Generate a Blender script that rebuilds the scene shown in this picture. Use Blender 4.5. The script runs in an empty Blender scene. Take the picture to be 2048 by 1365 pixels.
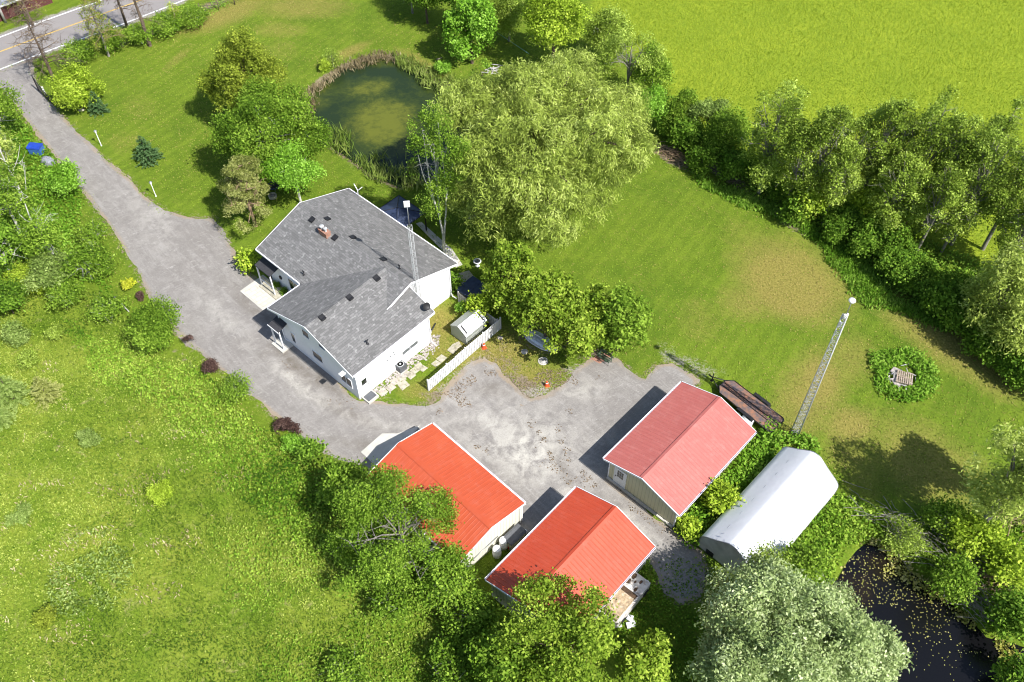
import bpy, math, random
import numpy as np
from mathutils import Vector, Matrix
from mathutils.geometry import delaunay_2d_cdt
C = bpy.context.scene.collection
scene = bpy.context.scene
rng = np.random.default_rng(7)
random.seed(7)
# ------------------------------------------------------------------ camera
FPX, PITCH, ROLL, CAMH = 1858.83, math.radians(50.909), math.radians(-0.262), 60.0
_fw = np.array([0, math.cos(PITCH), -math.sin(PITCH)])
_r0 = np.array([1.0, 0, 0]); _u0 = np.cross(_r0, _fw)
_r = _r0*math.cos(ROLL)+_u0*math.sin(ROLL); _u = -_r0*math.sin(ROLL)+_u0*math.cos(ROLL)
CAM = np.array([0, 0, CAMH])
cd = bpy.data.cameras.new('camera'); cam = bpy.data.objects.new('camera', cd); C.objects.link(cam)
cam.matrix_world = Matrix(((_r[0], _u[0], -_fw[0], 0), (_r[1], _u[1], -_fw[1], 0), (_r[2], _u[2], -_fw[2], CAMH), (0, 0, 0, 1)))
cd.sensor_width = 36; cd.lens = FPX/2048*36; cd.clip_start = 0.5; cd.clip_end = 6000
scene.camera = cam
# ------------------------------------------------------------------ light
SUN_AZ, SUN_EL = math.radians(-42), math.radians(50)
w = bpy.data.worlds.new('World'); scene.world = w; w.use_nodes = True
nt = w.node_tree; bg = nt.nodes['Background']; sky = nt.nodes.new('ShaderNodeTexSky')
sky.sky_type = 'NISHITA'; sky.sun_disc = False; sky.sun_elevation = SUN_EL; sky.sun_rotation = math.radians(132)
nt.links.new(sky.outputs[0], bg.inputs[0]); bg.inputs[1].default_value = 0.11
sd = bpy.data.lights.new('sun', 'SUN'); sd.energy = 5.0; sd.angle = math.radians(0.5); sd.color = (1, 0.97, 0.92)
so = bpy.data.objects.new('sun', sd); C.objects.link(so); so.location = (30, 0, 60)
so.rotation_euler = Vector((-math.cos(SUN_AZ)*math.cos(SUN_EL), -math.sin(SUN_AZ)*math.cos(SUN_EL), -math.sin(SUN_EL))).to_track_quat('-Z', 'Y').to_euler()
vs = scene.view_settings; vs.view_transform = 'Standard'; vs.look = 'None'; vs.gamma = 1; vs.exposure = 0.58
scene.cycles.pixel_filter_type = 'BLACKMAN_HARRIS'; scene.cycles.filter_width = 1.05; scene.cycles.max_bounces = 6; scene.cycles.transparent_max_bounces = 8
# ------------------------------------------------------------------ surveying: photo pixel -> point of the place
def P(px, py, z=0.0):
    d = _fw+_r*(px-1024)/FPX-_u*(py-682.5)/FPX
    return CAM+d*((z-CAMH)/d[2])
def PX(p):
    d = np.asarray(p, float)-CAM; zz = d@_fw
    return np.stack([1024+FPX*(d@_r)/zz, 682.5-FPX*(d@_u)/zz], -1)
def SC(p): return FPX/((np.asarray(p)-CAM)@_fw)
def poly_w(pts, z=0): return np.array([P(a, b, z)[:2] for a, b in pts])
_K = rng.normal(size=(10, 3)); _PH = rng.uniform(0, 6.28, 10)
def noise3(p, scale):
    p = np.asarray(p)*scale
    return np.sin(p@_K[:, :p.shape[-1]].T+_PH).mean(-1)*1.6
def inside(poly, pts):
    x, y = pts[:, 0], pts[:, 1]; r = np.zeros(len(x), bool); n = len(poly)
    for i in range(n):
        x1, y1 = poly[i]; x2, y2 = poly[(i+1) % n]
        if y1 == y2: continue
        c = ((y1 > y) != (y2 > y)) & (x < (x2-x1)*(y-y1)/(y2-y1)+x1); r ^= c
    return r
def sdist(poly, pts):
    d = np.full(len(pts), 1e9); n = len(poly)
    for i in range(n):
        a = poly[i]; b = poly[(i+1) % n]; ab = b-a; L = max(ab@ab, 1e-9)
        t = np.clip(((pts-a)@ab)/L, 0, 1); q = pts-a-t[:, None]*ab
        d = np.minimum(d, np.hypot(q[:, 0], q[:, 1]))
    return np.where(inside(poly, pts), d, -d)
# ------------------------------------------------------------------ materials
def lin(r, g, b): return tuple(((c/255+0.055)/1.055)**2.4 if c > 10 else c/255/12.92 for c in (r, g, b))+(1,)
class NT:
    def __init__(s, name):
        s.m = bpy.data.materials.new(name); s.m.use_nodes = True; s.t = s.m.node_tree; s.n = s.t.nodes
        s.b = s.n['Principled BSDF']; s.tc = None
    def N(s, t, **k):
        n = s.n.new('ShaderNode'+t)
        for a, v in k.items(): setattr(n, a, v)
        return n
    def L(s, a, b): s.t.links.new(a, b)
    def obj(s):
        if not s.tc: s.tc = s.N('TexCoord')
        return s.tc.outputs['Object']
    def uv(s):
        if not s.tc: s.tc = s.N('TexCoord')
        return s.tc.outputs['UV']
    def noise(s, scale, detail=3, rough=.55, vec=None, stretch=None, dist=0, rot=None):
        n = s.N('TexNoise'); n.inputs['Scale'].default_value = scale; n.inputs['Detail'].default_value = detail
        n.inputs['Roughness'].default_value = rough; n.inputs['Distortion'].default_value = dist
        v = vec or s.obj()
        if stretch:
            if rot:
                m0 = s.N('Mapping'); m0.inputs['Rotation'].default_value = (0, 0, rot); s.L(v, m0.inputs[0]); v = m0.outputs[0]
            mp = s.N('Mapping'); mp.inputs['Scale'].default_value = stretch
            s.L(v, mp.inputs[0]); v = mp.outputs[0]
        s.L(v, n.inputs['Vector']); return n.outputs[0]
    def ramp(s, f, stops, interp='LINEAR'):
        n = s.N('ValToRGB'); e = n.color_ramp; e.interpolation = interp
        while len(e.elements) < len(stops): e.elements.new(1)
        for i, (p, c) in enumerate(stops):
            e.elements[i].position = p; e.elements[i].color = c if isinstance(c, tuple) else (c, c, c, 1)
        s.L(f, n.inputs[0]); return n.outputs[0]
    def mix(s, f, a, b, mode='MIX'):
        n = s.N('Mix'); n.data_type = 'RGBA'; n.blend_type = mode
        for i, v in ((0, f), (6, a), (7, b)):
            if isinstance(v, (float, int)): n.inputs[i].default_value = v if i == 0 else (v, v, v, 1)
            elif isinstance(v, tuple): n.inputs[i].default_value = v
            else: s.L(v, n.inputs[i])
        return n.outputs[2]
    def math(s, op, a, b=0.0, clamp=False):
        n = s.N('Math', operation=op); n.use_clamp = clamp
        for i, v in ((0, a), (1, b)):
            if isinstance(v, (float, int)): n.inputs[i].default_value = v
            else: s.L(v, n.inputs[i])
        return n.outputs[0]
    def attr(s, name):
        n = s.N('Attribute', attribute_name=name); return n.outputs['Fac']
    def bump(s, h, strength=.4, dist=.05):
        n = s.N('Bump'); n.inputs['Strength'].default_value = strength; n.inputs['Distance'].default_value = dist
        s.L(h, n.inputs['Height']); s.L(n.outputs[0], s.b.inputs['Normal'])
    def out(s, col=None, rough=.7, metal=0, spec=.3):
        if col is not None:
            if isinstance(col, tuple): s.b.inputs['Base Color'].default_value = col
            else: s.L(col, s.b.inputs['Base Color'])
        s.b.inputs['Roughness'].default_value = rough; s.b.inputs['Metallic'].default_value = metal
        s.b.inputs['Specular IOR Level'].default_value = spec
        return s.m
M = {}
def plain(name, col, rough=.6, metal=0, var=.18, scale=3.0, spec=.3, dirt=None):
    t = NT(name); f = t.noise(scale, 4)
    lo = tuple(c*(1-var) for c in col[:3])+(1,); hi = tuple(min(1, c*(1+var)) for c in col[:3])+(1,)
    c = t.ramp(f, [(.3, lo), (.7, hi)])
    if dirt:
        f2 = t.noise(scale*.6, 6, .7); c = t.mix(t.ramp(f2, [(.52, 0.), (.68, 1.)]), c, dirt)
    M[name] = t.out(c, rough, metal, spec); return M[name]
plain('white_paint', (.66, .66, .67, 1), .5, var=.04); plain('trim_white', (.84, .83, .84, 1), .45, var=.03)
plain('black_metal', (.02, .02, .022, 1), .5, var=.3); plain('black_plastic', (.03, .03, .032, 1), .5, var=.2)
plain('dark_glass', (.015, .018, .022, 1), .08, var=.2, spec=.6); plain('grey_metal', (.33, .34, .36, 1), .4, .6, .15)
plain('galvanised', (.42, .43, .43, 1), .5, .0, .15); plain('concrete', (.50, .48, .43, 1), .9, var=.12, scale=1.5)
plain('bark_brown', (.13, .095, .07, 1), .9, var=.4, scale=5); plain('bark_grey', (.24, .22, .19, 1), .9, var=.3, scale=5)
plain('bark_white', (.55, .53, .48, 1), .8, var=.3, scale=4); plain('bark_tan', (.30, .21, .13, 1), .9, var=.3, scale=5)
plain('wood_old', (.36, .29, .22, 1), .85, var=.35, scale=6); plain('wood_grey', (.42, .40, .38, 1), .85, var=.25, scale=6)
plain('orange_plastic', (.62, .09, .03, 1), .5, var=.1); plain('white_plastic', (.78, .78, .77, 1), .4, var=.04)
plain('charcoal_plastic', (.10, .105, .115, 1), .5, var=.15); plain('beige_plastic', (.36, .34, .25, 1), .6, var=.1)
plain('red_plastic', (.45, .015, .01, 1), .5, var=.1); plain('stone_white', (.38, .34, .31, 1), .9, var=.45, scale=5)
plain('stone_slab', (.40, .37, .29, 1), .9, var=.25, scale=3); plain('gutter_white', (.82, .80, .84, 1), .4, var=.03)
plain('blue_plastic', (.02, .06, .38, 1), .4, var=.2); plain('blue_tarp', (.05, .14, .38, 1), .5, var=.3, scale=8)
plain('grey_tarp', (.22, .23, .26, 1), .5, var=.35, scale=6); plain('navy_vinyl', (.035, .05, .10, 1), .55, var=.25)
plain('green_metal', (.05, .09, .05, 1), .5, var=.3); plain('pane_grey', (.13, .14, .15, 1), .15, var=.2, spec=.5); plain('roof_shade_tint', (.045, .045, .05, 1), .9, var=.2, scale=6); plain('rubber', (.02, .02, .02, 1), .9, var=.3)  # porch roof colour has the house shadow painted in
plain('silver_hull', (.52, .57, .64, 1), .35, .3, .2, 4); plain('moss_roof', (.40, .30, .19, 1), .9, var=.45, scale=5, dirt=(.62, .55, .45, 1))
plain('rusty_white', (.58, .56, .54, 1), .6, var=.15, scale=4, dirt=(.28, .22, .17, 1)); plain('mud_glass', (.10, .06, .035, 1), .7, var=.6, scale=5)
plain('aisle_dirt', (.09, .055, .035, 1), .9, var=.5, scale=8); plain('cable', (.25, .5, .5, 1), .5)
def mk_brick(name, c1, c2, mortar, scale, bw, rh, ms, off=.5):
    t = NT(name); n = t.N('TexBrick'); n.inputs['Scale'].default_value = scale; n.inputs['Brick Width'].default_value = bw
    n.inputs['Row Height'].default_value = rh; n.inputs['Mortar Size'].default_value = ms; n.offset = off
    n.inputs['Color1'].default_value = c1; n.inputs['Color2'].default_value = c2; n.inputs['Mortar'].default_value = mortar
    t.L(t.uv(), n.inputs['Vector']); return t, n
t, n = mk_brick('chimney_brick', (.35, .13, .07, 1), (.25, .09, .05, 1), (.4, .35, .3, 1), 1, .22, .075, .008)
M['chimney_brick'] = t.out(n.outputs[0], .9)
t, n = mk_brick('maroon_brick', (.12, .03, .03, 1), (.08, .02, .022, 1), (.12, .09, .08, 1), 1, .3, .12, .01)
M['maroon_brick'] = t.out(n.outputs[0], .9)
t, n = mk_brick('paver_stone', (.60, .55, .46, 1), (.50, .46, .39, 1), (.36, .32, .26, 1), 1, .62, .42, .02)
f = t.noise(2.2, 4); M['paver_stone'] = t.out(t.mix(t.ramp(f, [(.3, 0.), (.7, .4)]), n.outputs[0], (.68, .64, .56, 1)), .9)
# shingles: overlapping tabs, each tab its own tone
t, n = mk_brick('roof_shingle', (.125, .123, .12, 1), (.205, .20, .196, 1), (.095, .093, .09, 1), 1, .44, .19, .012)
f2 = t.noise(3.1, 2, .5, vec=t.uv()); f3 = t.noise(.35, 3)
sc_ = t.mix(t.ramp(f2, [(.60, 0.), (.68, .6)]), n.outputs[0], (.34, .335, .325, 1))
sc_ = t.mix(t.ramp(f3, [(.35, 0.), (.7, .2)]), sc_, (.17, .168, .165, 1))
t.bump(n.outputs['Fac'], .35, .02); M['roof_shingle'] = t.out(sc_, .95)
def siding(name, col, period, vertical):
    t = NT(name); w_ = t.N('TexWave', wave_type='BANDS', bands_direction='X' if vertical else 'Y'); w_.wave_profile = 'SAW' if not vertical else 'SIN'
    w_.inputs['Scale'].default_value = .314/period if not vertical else .314/period
    t.L(t.uv(), w_.inputs['Vector']); f = t.noise(.8, 5)
    c = t.ramp(f, [(.3, tuple(c*.92 for c in col[:3])+(1,)), (.7, col)])
    if vertical: c = t.mix(t.ramp(w_.outputs['Fac'], [(0., .45), (.15, 0.)]), c, tuple(c_*.5 for c_ in col[:3])+(1,))
    t.bump(w_.outputs['Fac'], .5, .02); M[name] = t.out(c, .55)
siding('vinyl_white', (.80, .80, .82, 1), .2, False); siding('metal_cream', (.60, .56, .37, 1), .3, True)
siding('metal_cream_pale', (.72, .70, .60, 1), .3, True)
def metal_roof(name, c0, c1, fade):
    t = NT(name); a = t.noise(.5, 4); b = t.noise(6, 5, .7, stretch=(.3, .3, .3)); c = t.ramp(a, [(.3, c0), (.7, c1)])
    c = t.mix(t.ramp(b, [(.5, 0.), (.75, fade)]), c, (.75, .45, .4, 1)); sk = t.noise(2.2, 5, .7, vec=t.uv(), stretch=(2.2, .22, 1)); c = t.mix(t.ramp(sk, [(.38, .30), (.6, 0.)]), c, tuple(x*.62 for x in c0[:3])+(1,)); M[name] = t.out(c, .45, 0, .45)
metal_roof('roof_orange_red', (.47, .078, .030, 1), (.51, .096, .039, 1), .08)
metal_roof('roof_bright_red', (.52, .066, .026, 1), (.56, .082, .034, 1), .06)
metal_roof('roof_faded_pink', (.46, .125, .106, 1), (.50, .15, .127, 1), .15)
t = NT('tarp_white'); f = t.noise(.7, 4, stretch=(1, 1, 1)); f2 = t.noise(3, 4)
t.bump(f, .3, .15); M['tarp_white'] = t.out(t.mix(t.ramp(f2, [(.4, 0.), (.8, .25)]), (.70, .71, .73, 1), (.60, .60, .60, 1)), .55)
plain('tarp_gable', (.42, .41, .39, 1), .7, var=.2, scale=1.2)
t = NT('rust_deck'); f = t.noise(2.2, 6, .7); f2 = t.noise(9, 4, .7)
c = t.ramp(f, [(.38, (.10, .085, .095, 1)), (.5, (.20, .12, .085, 1)), (.62, (.34, .15, .08, 1))]); c = t.mix(t.ramp(f2, [(.45, 0.), (.7, .5)]), c, (.13, .11, .12, 1))
M['rust_deck'] = t.out(c, .8)
# ground cover
def ground_mat():
    t = NT('lawn_ground')
    big = t.noise(.07, 4, .6); med = t.noise(.45, 5, .65); fine = t.noise(5.5, 5, .75); st = t.noise(1.3, 4, .6, stretch=(.22, 2.4, 1), rot=math.radians(-24), dist=.4)
    st2 = t.noise(1.5, 4, .6, stretch=(.35, 2.0, 1), rot=math.radians(38), dist=.8)
    g = t.mix(t.ramp(big, [(.35, 0.), (.65, 1.)]), (.082, .150, .012, 1), (.138, .208, .016, 1))
    g = t.mix(t.ramp(med, [(.35, 0.), (.7, .8)]), g, (.19, .262, .024, 1))
    g = t.mix(t.math('MULTIPLY', t.ramp(st, [(.42, .4), (.62, 0.)]), t.ramp(t.noise(.18, 3), [(.35, .15), (.65, 1.)])), g, (.085, .135, .012, 1))
    wv = t.N('TexWave', wave_type='BANDS', bands_direction='X'); wv.inputs['Scale'].default_value = .29; wv.inputs['Distortion'].default_value = 1.2; wv.inputs['Detail'].default_value = 2; mp_ = t.N('Mapping'); mp_.inputs['Rotation'].default_value = (0, 0, math.radians(35)); t.L(t.obj(), mp_.inputs[0]); t.L(mp_.outputs[0], wv.inputs['Vector'])
    g = t.mix(t.ramp(wv.outputs['Fac'], [(.3, .28), (.7, 0.)]), g, (.075, .13, .010, 1))
    g = t.mix(t.ramp(st2, [(.55, 0.), (.75, .35)]), g, (.22, .235, .045, 1))
    dn = t.math('ADD', t.attr('dry'), t.math('MULTIPLY', t.math('SUBTRACT', t.mix(.5, med, st2), .5), .9), True)
    dn = t.math('MULTIPLY', dn, t.ramp(t.attr('dry'), [(0., 0.), (.25, 1.)]))
    dryc = t.mix(t.ramp(fine, [(.35, 0.), (.65, 1.)]), (.20, .175, .036, 1), (.31, .255, .075, 1))
    g = t.mix(t.ramp(dn, [(.12, 0.), (.95, .9)]), g, dryc)
    mc = t.mix(t.ramp(t.noise(.22, 4, .6), [(.35, 0.), (.65, 1.)]), (.13, .215, .016, 1), (.26, .31, .04, 1)); straw = t.noise(.9, 6, .75, stretch=(1, 1, 1), dist=.6)
    mc = t.mix(t.ramp(straw, [(.57, 0.), (.70, .75)]), mc, (.42, .35, .17, 1)); mc = t.mix(t.ramp(t.noise(3.2, 4, .7), [(.36, .65), (.52, 0.)]), mc, (.06, .12, .010, 1))
    g = t.mix(t.attr('meadow'), g, mc)
    fc = t.mix(t.ramp(t.noise(.1, 4, .6), [(.3, 0.), (.7, 1.)]), (.225, .295, .022, 1), (.30, .36, .028, 1))
    fs = t.noise(2.2, 5, .7, stretch=(1.6, .35, 1), rot=.35)
    fc = t.mix(t.ramp(fs, [(.38, .55), (.6, 0.)]), fc, (.12, .20, .015, 1)); g = t.mix(t.attr('field'), g, fc)
    dc = t.mix(t.ramp(fine, [(.35, 0.), (.65, 1.)]), (.11, .085, .055, 1), (.30, .24, .17, 1))
    dt = t.math('ADD', t.attr('dirt'), t.math('MULTIPLY', t.math('SUBTRACT', t.mix(.5, fine, t.noise(1.7, 5, .7)), .5), 2.2))
    dt = t.math('MULTIPLY', t.ramp(dt, [(.42, 0.), (.62, 1.)]), t.ramp(t.attr('dirt'), [(0.02, 0.), (.15, 1.)]))
    g = t.mix(dt, g, dc)
    gr = t.math('ADD', t.attr('grav'), t.math('MULTIPLY', t.math('SUBTRACT', t.mix(.5, fine, t.noise(.9, 6, .75)), .5), 2.4))
    gr = t.math('MULTIPLY', t.ramp(gr, [(.42, 0.), (.68, .9)]), t.ramp(t.attr('grav'), [(0.02, 0.), (.15, 1.)]))
    g = t.mix(gr, g, (.33, .30, .26, 1))
    g = t.mix(t.ramp(fine, [(.34, .75), (.52, 0.)]), g, t.mix(.6, g, (.03, .045, .008, 1)))
    g = t.mix(t.ramp(t.noise(7, 4, .7), [(.55, 0.), (.75, .25)]), g, (.36, .40, .10, 1))
    t.bump(t.mix(.5, fine, t.noise(14, 3)), .8, .12); return t.out(g, 1, 0, .1)
M['ground'] = ground_mat()
def gravel_mat(name, c0, c1, c2):
    t = NT(name); a = t.noise(.16, 4, .6); b = t.noise(.8, 6, .7, dist=.5); f = t.noise(9, 5, .8); tr = t.noise(1.1, 5, .7, stretch=(.3, 1.5, 1), rot=math.radians(48), dist=1.2)
    c = t.mix(t.ramp(a, [(.35, 0.), (.65, 1.)]), c0, c1)
    c = t.mix(t.ramp(b, [(.42, .55), (.6, 0.)]), c, tuple(x*.82 for x in c0[:3])+(1,))
    c = t.mix(t.ramp(tr, [(.50, 0.), (.72, .6)]), c, c2); tr2 = t.noise(2.4, 6, .75, stretch=(.6, 1.8, 1), rot=math.radians(-30), dist=1.2); c = t.mix(t.ramp(tr2, [(.56, 0.), (.66, .55)]), c, tuple(min(1, x*1.25) for x in c2[:3])+(1,)); c = t.mix(t.ramp(tr2, [(.34, .5), (.44, 0.)]), c, tuple(x*.72 for x in c0[:3])+(1,))
    c = t.mix(t.math('MULTIPLY', t.attr('pale'), t.ramp(b, [(.38, 0.), (.58, 1.)])), c, (.50, .475, .42, 1))
    c = t.mix(t.math('MULTIPLY', t.attr('stain'), t.ramp(b, [(.35, 1.), (.65, .25)])), c, (.135, .115, .09, 1))
    e = t.math('ADD', t.attr('edge'), t.math('MULTIPLY', t.noise(3, 5, .7), -.5))
    c = t.mix(t.math('MULTIPLY', t.ramp(e, [(-0.08, .8), (.18, 0.)]), t.ramp(t.noise(.35, 4, .6), [(.4, 0.), (.6, 1.)])), c, (.30, .235, .16, 1))
    c = t.mix(t.ramp(f, [(.3, .5), (.5, 0.)]), c, tuple(x*.55 for x in c0[:3])+(1,)); c = t.mix(t.ramp(f, [(.55, 0.), (.75, .5)]), c, tuple(min(1, x*1.4) for x in c1[:3])+(1,))
    t.bump(f, .35, .03); return t.out(c, .95, 0, .15)
M['gravel'] = gravel_mat('gravel', (.235, .217, .20, 1), (.28, .262, .244, 1), (.35, .332, .312, 1))
t = NT('asphalt'); a = t.noise(.3, 5, .6, stretch=(.4, 1, 1)); f = t.noise(10, 4, .8)
c = t.ramp(a, [(.3, (.235, .215, .205, 1)), (.7, (.29, .268, .255, 1))]); c = t.mix(t.ramp(f, [(.35, .35), (.6, 0.)]), c, (.15, .145, .145, 1)); M['asphalt'] = t.out(c, .9)
plain('line_white', (.75, .75, .74, 1), .7, var=.15, scale=4); plain('line_yellow', (.52, .36, .11, 1), .7, var=.2, scale=4)
def water(name, c0, c1, c2, scale):
    t = NT(name); a = t.noise(scale, 5, .65, dist=.6); b = t.noise(scale*3.5, 6, .75)
    al = t.math('ADD', t.attr('algae'), t.math('MULTIPLY', t.math('SUBTRACT', t.mix(.5, a, b), .5), 1.5))
    c = t.ramp(al, [(.22, c0), (.5, c1), (.85, c2)]); t.bump(t.noise(1.5, 3), .05, .05); M[name] = t.out(c, .2, 0, .32)
water('pond_green', (.018, .032, .010, 1), (.038, .055, .010, 1), (.115, .128, .016, 1), .6)
water('pond_dark', (.005, .005, .006, 1), (.012, .009, .006, 1), (.03, .022, .012, 1), .3)
def leafmat(name, d, m_, l, tr=.22, rough=.55):
    if name.startswith('leaf_') and name not in ('leaf_purple', 'leaf_dead', 'leaf_spruce', 'leaf_yellow'): d, m_, l = tuple(x*.75 for x in d), tuple(x*1.12 for x in m_), tuple(min(x*1.2, .8) for x in l)
    t = NT(name); c = t.ramp(t.attr('rnd'), [(0., d+(1,)), (.5, m_+(1,)), (1., l+(1,))]); t.out(c, .75, 0, .08)
    tl = t.N('BsdfTranslucent'); t.L(t.mix(.5, c, tuple(x*1.25 for x in l)+(1,)), tl.inputs[0]); mx = t.N('MixShader'); mx.inputs[0].default_value = tr
    t.L(t.b.outputs[0], mx.inputs[1]); t.L(tl.outputs[0], mx.inputs[2]); t.L(mx.outputs[0], t.n['Material Output'].inputs[0]); M[name] = t.m
leafmat('leaf_willow', (.09, .13, .02), (.29, .37, .06), (.52, .58, .18))
leafmat('leaf_maple', (.05, .15, .010), (.155, .31, .022), (.33, .53, .09))
leafmat('leaf_lime', (.10, .18, .010), (.26, .37, .026), (.46, .56, .08))
leafmat('leaf_cedar', (.05, .10, .008), (.16, .25, .020), (.38, .47, .07))
leafmat('leaf_gold', (.06, .09, .008), (.18, .235, .022), (.36, .41, .06))
leafmat('leaf_birch', (.04, .10, .008), (.125, .22, .018), (.29, .41, .055))
leafmat('leaf_aspen', (.055, .10, .012), (.19, .275, .030), (.44, .54, .12))
leafmat('leaf_deep', (.03, .085, .010), (.11, .21, .018), (.26, .39, .05))
leafmat('leaf_silver', (.12, .18, .05), (.28, .36, .13), (.58, .64, .36))
leafmat('leaf_pine', (.07, .09, .016), (.20, .23, .05), (.40, .41, .15))
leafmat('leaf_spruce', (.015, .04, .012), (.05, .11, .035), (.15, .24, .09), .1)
leafmat('leaf_grey', (.07, .12, .02), (.17, .25, .05), (.34, .42, .13))
leafmat('leaf_yellow', (.25, .30, .01), (.46, .50, .03), (.62, .62, .08))
leafmat('leaf_purple', (.03, .016, .014), (.085, .048, .04), (.16, .10, .08), .1)
leafmat('lawn_blade', (.36, .29, .10), (.155, .22, .022), (.24, .34, .035), .15)
leafmat('leaf_dead', (.10, .075, .05), (.20, .15, .10), (.32, .25, .18), .1)
leafmat('weed_lush', (.06, .15, .010), (.15, .30, .022), (.30, .46, .07))
leafmat('weed_meadow', (.035, .085, .008), (.17, .265, .024), (.44, .50, .11))
leafmat('weed_leafy', (.035, .10, .008), (.15, .28, .020), (.36, .50, .07))
leafmat('grass_field', (.18, .26, .018), (.24, .33, .022), (.32, .41, .04))
leafmat('reed', (.09, .15, .02), (.20, .28, .05), (.36, .42, .12))
leafmat('reed_brown', (.14, .11, .05), (.27, .22, .12), (.42, .35, .22))
leafmat('straw', (.30, .24, .12), (.44, .36, .20), (.60, .52, .34), .1)
leafmat('duckweed', (.16, .16, .03), (.30, .30, .06), (.50, .46, .18), .05)
leafmat('petal_yellow', (.45, .30, .02), (.65, .48, .03), (.75, .6, .05), .1)
# ------------------------------------------------------------------ builders
def tag(o, label=None, cat=None, group=None, kind=None):
    if label: o['label'] = label
    if cat: o['category'] = cat
    if group: o['group'] = group
    if kind: o['kind'] = kind
    return o
def thing(name, label, cat, loc, group=None):
    o = bpy.data.objects.new(name, None); C.objects.link(o); o.location = tuple(map(float, loc)); o.empty_display_size = .3
    return tag(o, label, cat, group)
def worldloc(o):
    v = Vector((0, 0, 0))
    while o: v += o.location; o = o.parent
    return np.array(v)
def link(name, me, mat, parent=None, origin=None):
    o = bpy.data.objects.new(name, me); C.objects.link(o)
    me.materials.append(M[mat] if isinstance(mat, str) else mat)
    if parent: o.parent = parent
    elif origin is not None: o.location = tuple(map(float, origin))
    return o
class Fr:
    def __init__(s, x, y, a, z=0): s.o = np.array([x, y, z], float); s.c, s.s = math.cos(a), math.sin(a); s.a = a
    def __call__(s, u, v, z=0): return np.array([s.o[0]+u*s.c-v*s.s, s.o[1]+u*s.s+v*s.c, s.o[2]+z])
    def inv(s, p): d = np.asarray(p)-s.o; return d[0]*s.c+d[1]*s.s, -d[0]*s.s+d[1]*s.c, d[2]
    def plane(s, px, py, axis, val):          # photo pixel -> (u, v, z) on the wall u=val or v=val
        a = P(px, py, 0); d = a-CAM; o_ = s.inv(CAM); q = s.inv(a); k = 0 if axis == 'u' else 1
        t_ = (val-o_[k])/(q[k]-o_[k]); return tuple(o_[i]+t_*(q[i]-o_[i]) for i in range(3))
W0 = Fr(0, 0, 0)
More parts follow.
